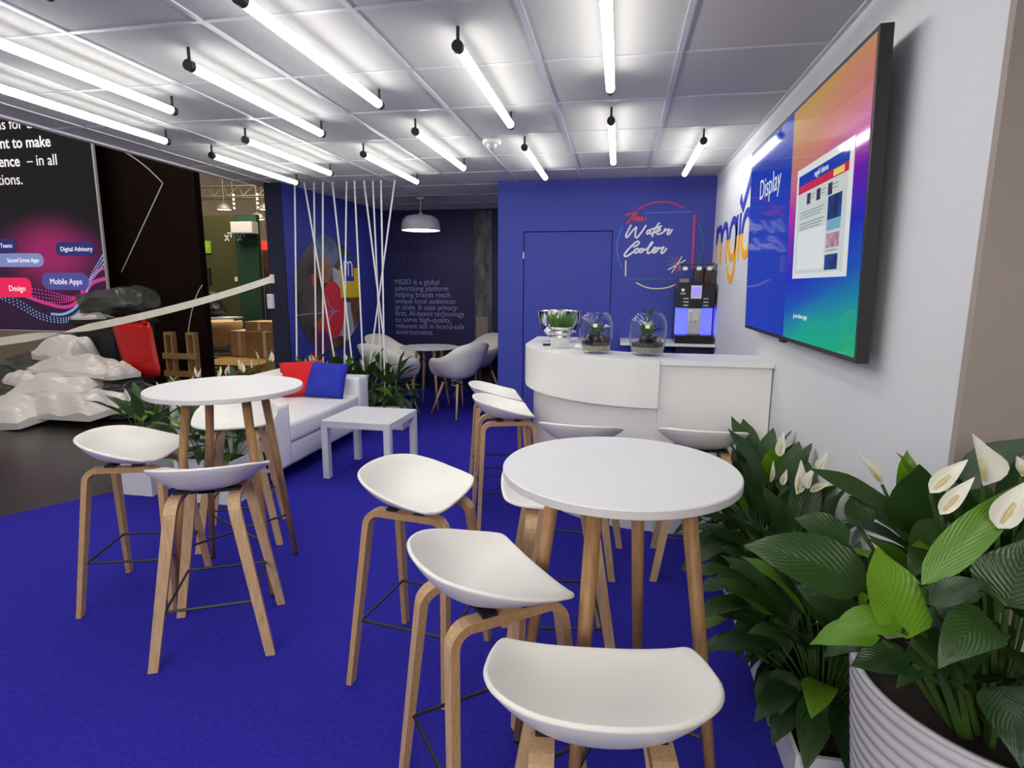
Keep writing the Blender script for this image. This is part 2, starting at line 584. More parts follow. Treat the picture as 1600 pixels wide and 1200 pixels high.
struct('floor', bx(-16, 6, -5, 20, -0.12, -0.010), M['hall_floor'])
carpet = bmesh.new()
prism(carpet, [(-3.95, -3.0), (XW, -3.0), (XW, YB), (-1.22, YB), (-1.22, YN), (-3.35, YN), (-3.5, 5.6), (-3.3, 3.6), (-3.48, 3.33), (-3.78, 2.82), (-3.95, 2.4)], -0.009, 0.0)
struct('floor_carpet', carpet, M['carpet'])

# right wall: a thick wall whose end faces the aisle
struct('wall_right', bx(XW, XW + 2.2, 1.62, YB + 0.1, 0, 2.62), M['white_wall'])
struct('wall_right_end', bx(XW - 0.001, XW + 2.2, 1.595, 1.62, 0, 2.62), M['shaded_wall'])
# blue wall with a door in it
DX0, DX1, DZ = -0.963, -0.086, 1.985
wb = bmesh.new()
box(wb, -1.22, DX0, YB, YB + 0.12, 0, CEIL)
box(wb, DX1, XW, YB, YB + 0.12, 0, CEIL)
box(wb, DX0, DX1, YB, YB + 0.12, DZ, CEIL)
box(wb, -1.22, -1.10, YB + 0.12, YN, 0, CEIL)
struct('wall_back', wb, M['blue_wall'])
door = struct('door_1', bx(DX0 + 0.007, DX1 - 0.007, YB + 0.012, YB + 0.05, 0.01, DZ - 0.008), M['blue_wall'])
hb = bmesh.new()
box(hb, DX0 - 0.004, DX0 + 0.008, YB - 0.004, YB + 0.014, 1.72, 1.785)
obj('hinge', hb, M['pendant'], door)
rb = bmesh.new()
box(rb, DX0, DX1, YB + 0.055, YB + 0.10, 0.0, DZ)
obj('door_reveal', rb, M['navy'], door)

# niche: left wall (slightly skewed), back wall with a printed banner
wl = bmesh.new()
prism(wl, [(-3.58, 5.58), (-3.41, 5.58), (-3.25, YN), (-3.58, YN)], 0, CEIL)
struct('wall_left', wl, mat('side_wall_blue_fabric', (0.030, 0.040, 0.34, 1), 0.65, var=0.03, scale=2.5))
we = bmesh.new()
prism(we, [(-3.59, 5.55), (-3.41, 5.55), (-3.41, 5.58), (-3.59, 5.58)], 0, CEIL)
struct('wall_left_end', we, M['navy'])
M['niche_print'] = ramp_mat('niche_banner_print', [(0.0, (0.010, 0.010, 0.085, 1)), (0.72, (0.010, 0.010, 0.08, 1)), (0.86, (0.012, 0.006, 0.04, 1)), (1.0, (0.16, 0.012, 0.05, 1))],
                            vec=(1, 0, -0.35), lo=-3.9, hi=-1.4, rough=0.6)
struct('wall_niche', bx(-3.60, -1.10, YN, YN + 0.1, 0, CEIL), M['niche_print'])

# ceiling: backing slab, tiles and grid runners
ceil_ = struct('ceiling', bx(XL, XW, -0.9, YN, CEIL + 0.012, CEIL + 0.15), M['tile'])
GX, GY, T = -0.401, 2.837, 0.625
tile_me = None
for j in range(-5, 8):
    for i in range(-5, 2):
        x0, x1 = GX + T * i, GX + T * (i + 1)
        y0, y1 = GY + T * j, GY + T * (j + 1)
        if y0 > 5.3 and x0 > -1.1 and y0 > 5.9:
            continue
        if tile_me is None:
            bm = bmesh.new()
            box(bm, -0.302, 0.302, -0.302, 0.302, 0, 0.010)
            tile = obj('ceiling_tile', bm, M['tile'], ceil_)
            tile_me = tile
        else:
            tile = tile_me.copy()
            C.objects.link(tile)
        tile.location = ((x0 + x1) / 2, (y0 + y1) / 2, CEIL + 0.002)
for j in range(-5, 8):
    bm = bmesh.new()
    x0, x1, y0, y1 = XL + 0.03, GX - 5 * T - 0.012, GY + T * j + 0.011, GY + T * (j + 1) - 0.011
    box(bm, x0, x1, y0, y1, CEIL + 0.002, CEIL + 0.012)
    obj('border_tile', bm, M['tile'], ceil_)
for i in range(-5, 3):
    x = GX + T * i
    bm = bmesh.new()
    y1 = YB if x > -1.2 else YN
    box(bm, x - 0.012, x + 0.012, -0.9, y1, CEIL - 0.004, CEIL + 0.002)
    obj('grid_runner', bm, M['runner'], ceil_)
for j in range(-5, 8):
    y = GY + T * j
    bm = bmesh.new()
    box(bm, XL + 0.02, XW if y < YB else -1.22, y - 0.010, y + 0.010, CEIL - 0.003, CEIL + 0.002)
    obj('cross_runner', bm, M['runner'], ceil_)
bm = bmesh.new()
box(bm, XL - 0.02, XL + 0.03, -0.9, 5.56, CEIL - 0.012, CEIL + 0.16)
struct('trim_1', bm, M['runner'])
bm = bmesh.new()
box(bm, XW - 0.02, XW - 0.001, 1.6, YB, CEIL - 0.006, CEIL + 0.003)
struct('trim_2', bm, M['runner'])

# ------------------------------------------------------------------ tube lights
TUBES = [
    (-3.01, 2.42, 'outermost tube light over the open edge, nearer of its row'),
    (-3.00, 4.00, 'outermost tube light over the open edge, end nearest the white ropes'),
    (-2.45, 1.82, 'tube light in second row from the open edge, nearer one'),
    (-2.46, 3.62, 'tube light in second row from the open edge, farther one'),
    (-1.88, 2.40, 'tube light above the middle of the carpet, nearer of third row'),
    (-1.87, 4.14, 'tube light in third row, ending just before the hanging ropes'),
    (-1.28, 1.90, 'tube light in fourth row from the open edge, running out of the top'),
    (-1.28, 3.60, 'tube light in fourth row, beside the smoke detector'),
    (-0.67, 2.40, 'tube light in fifth row with a bright silver end clip, nearer one'),
    (-0.68, 4.12, 'short looking tube light in fifth row before the blue door wall'),
    (-0.08, 1.86, 'tube light over the round table nearest the counter, running straight away'),
    (-0.085, 3.56, 'tube light hanging over the glass terrariums'),
    (0.50, 4.12, 'tube light nearest the white wall, above the coffee machine'),
    (-0.67, 0.60, 'added unseen tube light behind the viewer, fifth row'),  # from here on: out-of-frame tubes added to light the foreground
    (-1.88, 0.60, 'added unseen tube light behind the viewer, third row'),
    (-3.01, 0.60, 'added unseen tube light behind the viewer, outermost row'),
    (-2.45, 0.02, 'added unseen tube light behind the viewer, second row'),
    (-1.28, 0.10, 'added unseen tube light behind the viewer, fourth row'),
    (-0.08, 0.06, 'added unseen tube light behind the viewer, sixth row'),
]


def half_pipe(bm, r, y0, y1, z, a0, a1, n):
    rows = []
    for i in range(n + 1):
        a = R(a0 + (a1 - a0) * i / n)
        rows.append((bm.verts.new((r * math.cos(a), y0, z + r * math.sin(a))), bm.verts.new((r * math.cos(a), y1, z + r * math.sin(a)))))
    for p, q in zip(rows, rows[1:]):
        bm.faces.new((p[0], p[1], q[1], q[0]))


t0 = None
for k, (x, y, lab) in enumerate(TUBES):
    if t0 is None:
        t0 = thing('tube_light', lab, 'light', (x, y, CEIL - 0.004), 0, 'bare tube lights under the ceiling')
        bm = bmesh.new()
        half_pipe(bm, 0.021, 0.03, 1.15, -0.075, 138, 402, 16)
        obj('glass_tube', bm, M['tube'], t0, True)
        bm = bmesh.new()
        half_pipe(bm, 0.021, 0.03, 1.15, -0.075, 42, 138, 8)
        obj('tube_back', bm, M['runner'], t0, True)
        for yy in (0.0, 1.15):
            bm = bmesh.new()
            tube(bm, [(0, yy, -0.075), (0, yy + 0.03, -0.075)], 0.0235, 12)
            tube(bm, [(0, yy + 0.015, -0.057), (0, yy + 0.015, 0.0)], 0.007, 8)
            obj('end_clip', bm, M['black_metal'], t0)
    else:
        t = dup(t0, (x, y, CEIL - 0.004), 0, lab)

# smoke detector
t = thing('smoke_detector', 'round white smoke detector on the ceiling grid between the tube lights', 'smoke detector', (-0.925, 4.20, CEIL - 0.004))
bm = bmesh.new()
lathe(bm, [(0, 0), (0.062, 0), (0.066, -0.012), (0.062, -0.026), (0.045, -0.031), (0, -0.031)], 24)
obj('base', bm, M['white_plastic'], t, True)
bm = bmesh.new()
lathe(bm, [(0.036, -0.031), (0.033, -0.052), (0.02, -0.062), (0, -0.064)], 20)
obj('sensor_dome', bm, M['pendant'], t, True)

# ------------------------------------------------------------------ bar stools
def d_outline(half):
    """closed smooth outline (x, y, z) from the half outline front centre -> back centre"""
    pts = list(half) + [(-x, y, z) for x, y, z in reversed(half[1:-1])]
    return catmull(pts, 4, True)


def shell_mesh(outline, cx, cy, cz, power, rings, thick, flat_=0.0):
    bm = bmesh.new()
    n = len(outline)
    top = []
    for k in range(1, rings + 1):
        u = k / rings
        f = max(0.0, (u - flat_) / (1 - flat_)) ** power
        top.append([bm.verts.new((cx + (p.x - cx) * u, cy + (p.y - cy) * u, cz + (p.z - cz) * f)) for p in outline])
    c = bm.verts.new((cx, cy, cz))
    for i in range(n):
        bm.faces.new((c, top[0][i], top[0][(i + 1) % n]))
    for a, b in zip(top, top[1:]):
        for i in range(n):
            bm.faces.new((a[i], b[i], b[(i + 1) % n], a[(i + 1) % n]))
    bmesh.ops.recalc_face_normals(bm, faces=bm.faces)
    for f in bm.faces:
        if f.normal.z < -0.2 and abs(f.calc_center_median().x) < 0.05 and abs(f.calc_center_median().y) < 0.05:
            bmesh.ops.reverse_faces(bm, faces=bm.faces[:])
            break
    return bm


def add_solid(o, thick, bev=0.0):
    s = o.modifiers.new('thickness', 'SOLIDIFY')
    s.thickness = thick
    s.offset = -1.0
    if bev:
        b = o.modifiers.new('rounded_rim', 'BEVEL')
        b.width = bev
        b.segments = 2
        b.limit_method = 'ANGLE'
        b.angle_limit = R(50)


ST_A, ST_B, ST_UX, ST_UY, ST_UZ = 0.207, 0.192, 0.105, 0.105, 0.650


def bent_u(s):
    """bent plywood frame on side s: up from the back foot, along under the seat, down to the front foot"""
    path = [(-ST_B, 0.0)]
    top = ST_UZ - 0.011
    rad = 0.05
    for k in range(6):
        a = k / 5
        ang = math.pi - a * math.pi * 0.46
        path.append((-ST_UY + 0.0 + rad * math.cos(ang) + 0.0, top - rad + rad * math.sin(ang)))
    path += [(-y, z) for y, z in reversed(path)]
    # unique x for each height: legs splay outwards towards the floor
    bm = bmesh.new()
    rings = []
    n = len(path)
    for i, (y, z) in enumerate(path):
        a = Vector(path[max(i - 1, 0)])
        b = Vector(path[min(i + 1, n - 1)])
        t = (b - a).normalized()
        nrm = Vector((-t.y, t.x))
        k = min(1.0, z / top)
        x = s * (ST_A + (ST_UX - ST_A) * k)
        wd = 0.017 + 0.005 * k
        th = 0.010 + 0.002 * k
        if z == 0.0:
            nrm = Vector((1, 0)) * (1 if i == 0 else -1)
            nrm = -nrm if i == 0 else -nrm
        ring = []
        for dx, dn in ((-wd, -th), (wd, -th), (wd, th), (-wd, th)):
            ring.append(bm.verts.new((x + dx, y + nrm.x * dn, z + nrm.y * dn)))
        rings.append(ring)
    for a, b in zip(rings, rings[1:]):
        for i in range(4):
            f = bm.faces.new((a[i], a[(i + 1) % 4], b[(i + 1) % 4], b[i]))
            f.material_index = 1 if i in (1, 3) else 0
    bm.faces.new(rings[0][::-1])
    bm.faces.new(rings[-1])
    bmesh.ops.recalc_face_normals(bm, faces=bm.faces)
    return bm


def make_stool(label):
    t = thing('bar_stool', label, 'stool', (0, 0, 0), 0, 'white shell bar stools')
    half = [(0, 0.158, 0.682), (0.09, 0.157, 0.684), (0.16, 0.153, 0.692), (0.198, 0.143, 0.704), (0.213, 0.115, 0.712),
            (0.222, 0.04, 0.729), (0.217, -0.05, 0.754), (0.184, -0.131, 0.776), (0.112, -0.190, 0.787), (0, -0.210, 0.790)]
    ol = d_outline([(x * 0.962, y * 0.968, z) for x, y, z in half])
    bm = shell_mesh(ol, 0, 0.0, 0.668, 2.9, 11, 0.01, 0.05)
    seat = obj('seat', bm, M['white_plastic'], t, True)
    add_solid(seat, 0.011, 0.004)
    for s in (-1, 1):
        obj('bent_leg_frame', bent_u(s), [M['oak'], M['oak_edge']], t)
    bm = bmesh.new()
    box(bm, -0.118, 0.118, -0.075, -0.035, 0.6495, 0.660)
    box(bm, -0.118, 0.118, 0.035, 0.075, 0.6495, 0.660)
    box(bm, -0.03, 0.03, -0.075, 0.075, 0.648, 0.657)
    obj('seat_bracket', bm, M['black_metal'], t)
    bm = bmesh.new()
    k = 1 - 0.225 / 0.64
    x = ST_UX + (ST_A - ST_UX) * k - 0.016
    y = 0.155 + (ST_B - 0.155) * k - 0.008
    z = 0.225
    pts = [(x, y), (-x, y), (-x, -y), (x, -y)]
    for a, b in zip(pts, pts[1:] + pts[:1]):
        tube(bm, [(a[0], a[1], z), (b[0], b[1], z)], 0.0055, 6)
    obj('footrest', bm, M['black_metal'], t)
    return t


STOOLS = [  # x, y, facing angle, label
    (-2.170, 2.217, -72.4, 'white bar stool facing the far round table from its open-edge side, seen sideways'),
    (-1.586, 1.964, 26.0, 'white bar stool with its back to us in front of the far round table'),
    (-2.115, 2.867, 207, 'white bar stool half hidden behind the far round table, by the sofa'),
    (-0.708, 1.965, -98.0, 'white bar stool standing alone in mid carpet, second nearest beside the near table'),
    (-0.312, 1.395, -52.0, 'white bar stool turned towards the near table, just behind the closest stool'),
    (-0.012, 1.000, 6.0, 'closest white bar stool, seen from behind at the bottom edge'),
    (-0.200, 2.090, 190, 'white bar stool beyond the near table, facing us under its rim'),
    (-0.176, 2.942, -5.4, 'white bar stool at the curved counter front, just left of the panel seam'),
    (0.432, 2.953, -3.2, 'white bar stool at the straight counter front, beside the white wall'),
    (-0.660, 3.420, -72.0, 'nearer of two white bar stools beside the rounded counter end'),
    (-0.805, 3.880, -72.0, 'farther of two white bar stools beside the rounded counter end'),
]
s0 = None
for x, y, a, lab in STOOLS:
    if s0 is None:
        s0 = make_stool(lab)
        s0.location = (x, y, 0)
        s0.rotation_euler = (0, 0, R(a))
    else:
        dup(s0, (x, y, 0), R(a), lab)


# ------------------------------------------------------------------ round high tables
def high_table(loc, rz, rad, label):
    t = thing('high_table', label, 'table', loc, R(rz), 'round high tables')
    h = 0.972
    bm = bmesh.new()
    lathe(bm, [(0, h - 0.024), (rad - 0.003, h - 0.024), (rad, h - 0.021), (rad, h - 0.003), (rad - 0.003, h), (0, h)], 72)
    for f in bm.faces:
        if abs(f.normal.z) < 0.5 and abs(f.calc_center_median().z - (h - 0.012)) < 0.009:
            f.material_index = 1
    top = obj('tabletop', bm, [M['white_lam'], M['edge_grey']], t)
    for k in range(4):
        a = math.pi / 2 * k
        c, s = math.cos(a), math.sin(a)
        bm = bmesh.new()
        p0 = Vector((0.305 * c, 0.305 * s, 0.012))
        p1 = Vector((0.185 * c, 0.185 * s, 0.918))
        tube(bm, [p0, p0.lerp(p1, 0.5), p1], [0.0125, 0.018, 0.0205], 14)
        lg = obj('leg', bm, M['dark_oak'], t, True)
        bm = bmesh.new()
        tube(bm, [p1, p1 + Vector((0, 0, 0.031))], [0.0212, 0.024], 14)
        obj('leg_socket', bm, M['black_metal'], lg)
        bm = bmesh.new()
        tube(bm, [p0 - Vector((0, 0, 0.012)), p0], 0.011, 10)
        obj('foot_glide', bm, M['black_metal'], lg)
    bm = bmesh.new()
    z = 0.245
    r = 0.305 - (0.305 - 0.185) * z / 0.91 - 0.006
    tube(bm, [(r, 0, z + 0.012), (r - 0.012, 0, z - 0.004), (0, 0, z - 0.004), (-r + 0.012, 0, z - 0.004), (-r, 0, z + 0.012)], 0.0055, 6)
    tube(bm, [(0, r, z + 0.02), (0, r - 0.012, z + 0.006), (0, 0, z + 0.006), (0, -r + 0.012, z + 0.006), (0, -r, z + 0.02)], 0.0055, 6)
    obj('cross_stretcher', bm, M['black_metal'], t)
    return t


high_table((-1.832, 2.425, 0), 62, 0.345, 'round white high table nearer the sofa, with brown tapered legs')
high_table((0.015, 1.53, 0), 72, 0.314, 'round white high table in front of the counter, closest to us')

# ------------------------------------------------------------------ counter
ARC_C = (0.235, 4.215)


def arc_pts(r, a0, a1, n):
    return [(ARC_C[0] + r * math.cos(R(a0 + (a1 - a0) * i / n)), ARC_C[1] + r * math.sin(R(a0 + (a1 - a0) * i / n))) for i in range(n + 1)]


t = thing('bar_counter', 'white bar counter with rounded end and overhanging curved front panel', 'counter', (0, 0, 0))
# straight base by the wall
bm = bmesh.new()
box(bm, 0.236, 0.844, 3.365, 3.40, 0.0, 1.012, bev=0.002)
box(bm, 0.80, 0.844, 3.40, 3.74, 0.0, 1.012)
obj('straight_front', bm, M['white_lacquer'], t)
bm = bmesh.new()
pts = arc_pts(0.835, 270, 185, 28)
inner = arc_pts(0.80, 270, 185, 28)
prism(bm, pts[::-1] + [(-0.595, 4.72)][:0] + inner, 0.0, 0.80)
obj('curved_base', bm, M['white_lacquer'], t, False)
bm = bmesh.new()
box(bm, -0.597, -0.565, 4.14, 4.72, 0.0, 0.80)
obj('end_panel', bm, M['white_lacquer'], t)
bm = bmesh.new()
pts = arc_pts(0.895, 270, 184, 32) 
inner = arc_pts(0.84, 270, 184, 32)
prism(bm, pts[::-1] + inner, 0.765, 1.036)
box(bm, -0.662, -0.60, 4.15, 4.76, 0.765, 1.036)
obj('curved_overhang', bm, M['white_lacquer'], t)
bm = bmesh.new()
top_in = arc_pts(0.50, 270, 180, 20)
prism(bm, arc_pts(0.893, 270, 180, 32)[::-1] + [(0.236, 3.715)] + top_in[1:-1] + [(-0.265, 4.215), (-0.265, 4.76), (-0.658, 4.76)], 1.018, 1.040)
obj('curved_top', bm, M['white_lacquer'], t)
bm = bmesh.new()
box(bm, 0.237, 0.848, 3.335, 3.74, 1.014, 1.040, bev=0.002)
obj('straight_top', bm, M['white_lacquer'], t)

# service shelf and machine against the blue wall
t = thing('wall_shelf', 'white service shelf carrying the coffee machine in the corner', 'shelf', (0, 0, 0))
bm = bmesh.new()
box(bm, 0.02, 0.846, 5.34, YB - 0.002, 0.925, 0.950)
obj('shelf_board', bm, M['white_lam'], t)
bm = bmesh.new()
box(bm, 0.52, 0.846, 5.42, YB - 0.002, 0.0, 0.925)
obj('cabinet', bm, M['navy'], t)

t = thing('coffee_machine', 'black and chrome coffee machine with blue lit sides on the corner shelf', 'coffee machine', (0.665, 5.56, 0.950))
bm = bmesh.new(); box(bm, -0.165, 0.165, -0.19, 0.20, 0, 0.075, bev=0.006)
obj('drip_base', bm, M['black_gloss'], t)
bm = bmesh.new(); box(bm, -0.16, 0.16, 0.0, 0.20, 0.075, 0.52, bev=0.004)
obj('body', bm, M['dark_grey'], t)
for s in (-1, 1):
    bm = bmesh.new(); box(bm, s * 0.158 - (0.098 if s > 0 else 0), s * 0.158 + (0.098 if s < 0 else 0), -0.10, -0.001, 0.078, 0.315, bev=0.004)
    obj('lit_side_panel', bm, M['blue_glow'], t)
bm = bmesh.new(); box(bm, -0.058, 0.058, -0.13, -0.001, 0.078, 0.315, bev=0.004)
obj('centre_column', bm, M['zinc'], t)
bm = bmesh.new()
box(bm, -0.036, 0.036, -0.165, -0.13, 0.205, 0.29, bev=0.004)
for s in (-0.018, 0.018):
    tube(bm, [(s, -0.15, 0.205), (s, -0.15, 0.175)], 0.007, 8)
obj('spout', bm, M['chrome'], t)
bm = bmesh.new(); box(bm, -0.162, 0.162, -0.175, -0.001, 0.318, 0.535, bev=0.006)
hd = obj('control_head', bm, M['black_gloss'], t)
bm = bmesh.new(); box(bm, -0.045, 0.045, -0.179, -0.174, 0.40, 0.515); sc_ = obj('screen_surround', bm, M['pendant'], hd)
bm = bmesh.new(); box(bm, -0.036, 0.036, -0.182, -0.178, 0.425, 0.500); obj('display', bm, M['lcd'], hd)
for s in (-1, 1):
    for k in range(3):
        bm = bmesh.new(); box(bm, s * 0.085 - 0.022, s * 0.085 + 0.022, -0.179, -0.174, 0.335 + 0.030 * k, 0.345 + 0.030 * k); obj('key', bm, M['zinc'], hd)
bm = bmesh.new(); lathe(bm, [(0, 0), (0.014, 0), (0.014, 0.003), (0, 0.003)], 14)
lg = obj('badge', bm, M['p_white'], hd, loc=(-0.115, -0.1745, 0.475), rot=(R(90), 0, 0))
text('badge_lettering', 'WMF', 0.022, M['p_white'], hd, (-0.138, -0.1755, 0.435), (R(90), 0, 0), extrude=0.0005)
for k, (x, mm) in enumerate(((-0.095, 'sand'), (0.025, 'bark'), (0.115, 'bark'))):
    bm = bmesh.new(); box(bm, x - 0.042, x + 0.042, -0.07, 0.06, 0.538, 0.70, bev=0.006)
    hp = obj('bean_hopper', bm, M['glass'], t)
    bm = bmesh.new(); box(bm, x - 0.037, x + 0.037, -0.065, 0.055, 0.542, (0.575 if k == 0 else 0.665)); obj('beans', bm, M[mm], hp)
    bm = bmesh.new(); box(bm, x - 0.044, x + 0.044, -0.072, 0.062, 0.701, 0.715, bev=0.004); obj('hopper_lid', bm, M['dark_grey'], hp)
    bm = bmesh.new(); lathe(bm, [(0, 0), (0.018, 0), (0.018, 0.002), (0, 0.002)], 16, sx=1.3)
    obj('hopper_label', bm, M['p_white'], hp, loc=(x, -0.0715, 0.665), rot=(R(90), 0, 0))

# ------------------------------------------------------------------ screen on the right wall
TY0, TY1, TZ0, TZ1 = 2.06, 3.80, 1.205, 2.235
tv = thing('wall_screen', 'large wall mounted screen with a bright rainbow picture', 'screen', (0, 0, 0))
TX = 0.775
lean = math.atan2(0.030, TZ1 - TZ0)
rotx = Matrix.Rotation(-lean, 4, 'Y')


def tvp(y, z, d=0.0):
    """point on the screen's front, d metres in front of it (the screen leans a little forward)"""
    v = rotx @ Vector((-d, 0, z))
    return Vector((TX + v.x, y, TZ0 + v.z))


def tv_slab(name, y0, y1, z0, z1, d0, d1, m, parent):
    bm = bmesh.new()
    vs = [bm.verts.new(tvp(*q)) for q in ((y0, z0, d0), (y1, z0, d0), (y1, z1, d0), (y0, z1, d0), (y0, z0, d1), (y1, z0, d1), (y1, z1, d1), (y0, z1, d1))]
    for q in ((0, 1, 2, 3), (7, 6, 5, 4), (0, 4, 5, 1), (1, 5, 6, 2), (2, 6, 7, 3), (3, 7, 4, 0)):
        bm.faces.new([vs[i] for i in q])
    bmesh.ops.recalc_face_normals(bm, faces=bm.faces)
    return obj(name, bm, m, parent)


H = TZ1 - TZ0
tv_slab('bezel', TY0, TY1, 0, H, -0.035, 0.004, M['black_metal'], tv)
tv_slab('rear_housing', TY0 + 0.15, TY1 - 0.15, 0.10, H - 0.30, -0.060, -0.035, M['black_metal'], tv)
bm = bmesh.new(); box(bm, TX + 0.03, XW - 0.001, 2.7, 3.3, TZ0 + 0.35, TZ0 + 0.75); obj('wall_bracket', bm, M['black_metal'], tv)
M['rainbow'] = ramp_mat('rainbow_picture', [(0.0, srgb(30, 190, 120)), (0.16, srgb(24, 176, 150)), (0.30, srgb(20, 90, 190)), (0.42, srgb(26, 40, 190)), (0.55, srgb(110, 20, 180)), (0.66, srgb(196, 40, 160)),
                                            (0.78, srgb(214, 120, 120)), (1.0, srgb(200, 150, 70))], vec=(0, 0.16, 1), lo=1.53, hi=2.62, noise=0.22, nscale=1.6, rough=0.06, estr=0.72, screen=True)
ysp = 2.93
pic = tv_slab('picture', TY0 + 0.016, ysp, 0.018, H - 0.016, 0.0035, 0.006, M['rainbow'], tv)
side = tv_slab('caption_area', ysp, TY1 - 0.016, 0.018, H - 0.016, 0.0035, 0.006, M['s_blue'], tv)


def tv_text(name, body, size, m, y, z, parent, d=0.0065, **k):
    p = tvp(y, z, d)
    o = text(name, body, size, m, parent, p, (0, 0, 0), extrude=0.0003, **k)
    bx_, by_, bz_ = Vector((0, -1, 0)), (tvp(0, 1) - tvp(0, 0)).normalized(), Vector((0, 0, 0))
    bz_ = bx_.cross(by_)
    o.matrix_local = Matrix.Translation(p) @ Matrix((bx_, by_, bz_)).transposed().to_4x4()
    return o


tv_text('caption', 'Display', 0.150, M['s_white'], 3.55, 0.725, side)
page = tv_slab('web_page', 2.19, 2.825, 0.285, 0.745, 0.006, 0.0075, M['s_white'], tv)
tv_slab('web_header', 2.225, 2.795, 0.672, 0.715, 0.0075, 0.0085, M['s_blue'], page)
tv_slab('web_menu_bar', 2.225, 2.795, 0.640, 0.672, 0.0075, 0.0085, M['s_red'], page)
tv_slab('menu_button', 2.265, 2.37, 0.645, 0.668, 0.0085, 0.0092, M['s_yel'], page)
tv_text('header_lettering', 'mgid demo', 0.036, M['s_white'], 2.59, 0.682, page, d=0.009)
tv_slab('page_column', 2.225, 2.795, 0.305, 0.638, 0.0075, 0.008, M['s_pale'], page)
tv_slab('page_article', 2.43, 2.77, 0.32, 0.48, 0.008, 0.0085, M['s_white'], page)
for yy in (2.67, 2.55, 2.42):
    tv_slab('thumbnail', yy - 0.045, yy, 0.585, 0.628, 0.008, 0.009, M['s_dark'], page)
    tv_slab('text_line', yy - 0.105, yy - 0.052, 0.615, 0.619, 0.008, 0.009, M['s_grey'], page)
    tv_slab('text_line', yy - 0.095, yy - 0.052, 0.602, 0.606, 0.008, 0.009, M['s_grey'], page)
for k in range(6):
    zz = 0.555 - 0.011 * k - (0.012 if k > 2 else 0)
    tv_slab('text_line', 2.45 + 0.02 * (k % 3), 2.75, zz, zz + 0.004, 0.0081, 0.0088, M['s_grey'], page)
tv_slab('photo', 2.27, 2.41, 0.495, 0.580, 0.008, 0.009, M['s_navy'], page)
tv_slab('photo', 2.27, 2.41, 0.455, 0.495, 0.008, 0.009, M['s_aqua'], page)
tv_slab('photo', 2.275, 2.405, 0.392, 0.445, 0.008, 0.009, M['s_pink'], page)
tv_slab('text_line', 2.29, 2.40, 0.380, 0.384, 0.008, 0.009, M['s_grey'], page)
tv_slab('photo', 2.28, 2.41, 0.312, 0.368, 0.008, 0.009, M['s_navy'], page)
tv_text('picture_lettering', 'go to demo page', 0.028, M['s_white'], 2.78, 0.115, pic, d=0.0065)
bm = bmesh.new()
p = tvp(2.95, 0.0)
box(bm, p.x - 0.008, p.x + 0.012, 2.92, 2.99, p.z - 0.012, p.z + 0.002)
obj('sensor_nub', bm, M['black_gloss'], tv)

# ------------------------------------------------------------------ logo letters on the white wall
lg = thing('wall_logo', 'blue and yellow mgid lettering with a tick on the white wall', 'logo', (0, 0, 0))


def wall_frame(u, v, d):
    return (XW - d, 5.66 - u, 1.655 + v)


def arc2(cx, cy, r, a0, a1, n=14):
    return [(cx + r * math.cos(R(a0 + (a1 - a0) * i / n)), cy + r * math.sin(R(a0 + (a1 - a0) * i / n))) for i in range(n + 1)]


def letter(name, strokes, wd, parent):
    bm = bmesh.new()
    for s in strokes:
        ribbon(bm, s, wd, 0.004, wall_frame, 0, False)
    bmesh.ops.bisect_plane(bm, geom=bm.verts[:] + bm.edges[:] + bm.faces[:], plane_co=(0, 0, 1.655 + 0.175), plane_no=(0, 0, 1))
    for f in bm.faces:
        f.material_index = 0 if f.calc_center_median().z > 1.655 + 0.175 else 1
    return obj(name, bm, [M['p_blue'], M['p_gold']], parent)


X_ = 0.33
letter('letter_m', [[(0.03, 0), (0.03, X_)], [(0.03, X_ - 0.14)] + arc2(0.165, X_ - 0.16, 0.135, 180, 0) + [(0.30, 0)],
                    [(0.30, X_ - 0.14)] + arc2(0.435, X_ - 0.16, 0.135, 180, 0) + [(0.57, 0)]], 0.062, lg)
letter('letter_g', [arc2(0.80, X_ / 2, 0.145, 0, 360, 28), [(0.945, X_), (0.945, 0.0)] + arc2(0.80, 0.0, 0.145, 0, -165, 14)], 0.062, lg)
letter('letter_i', [[(1.065, 0), (1.065, X_)]], 0.06, lg)
letter('letter_d', [arc2(1.30, X_ / 2, 0.145, 0, 360, 28), [(1.445, 0.0), (1.445, X_)]], 0.062, lg)
letter('tick', [[(1.02, 0.44), (1.13, 0.355), (1.42, 0.60)]], 0.07, lg)

# ------------------------------------------------------------------ lettering and rings on the blue wall
def blue_frame(u, v, d):
    """u, v in hundredths of the emblem's own height units; emblem lies on the blue wall"""
    px, py = u / 7.5, v / 7.5
    x = -0.186 + px * 0.00595 + (py - 90 / 1.0 + 0.0) * 0.00029 * 1.0 - 0.0
    return (x, YB - d, 2.334 - py * 0.00596)


em = thing('wall_emblem', 'ring emblem of coloured lines with white handwritten lettering on the blue wall', 'emblem', (0, 0, 0))


def strokes(name, lines, wd, m, smooth=True, depth=0.004):
    bm = bmesh.new()
    for q, ln in enumerate(lines):
        pts = [tuple(p)[:2] for p in catmull([(a, b, 0) for a, b in ln], 5)] if smooth and len(ln) > 2 else ln
        ribbon(bm, pts, wd, depth + 0.0005 * q, blue_frame, 0, True, 0.003)
    return obj(name, bm, m, em)


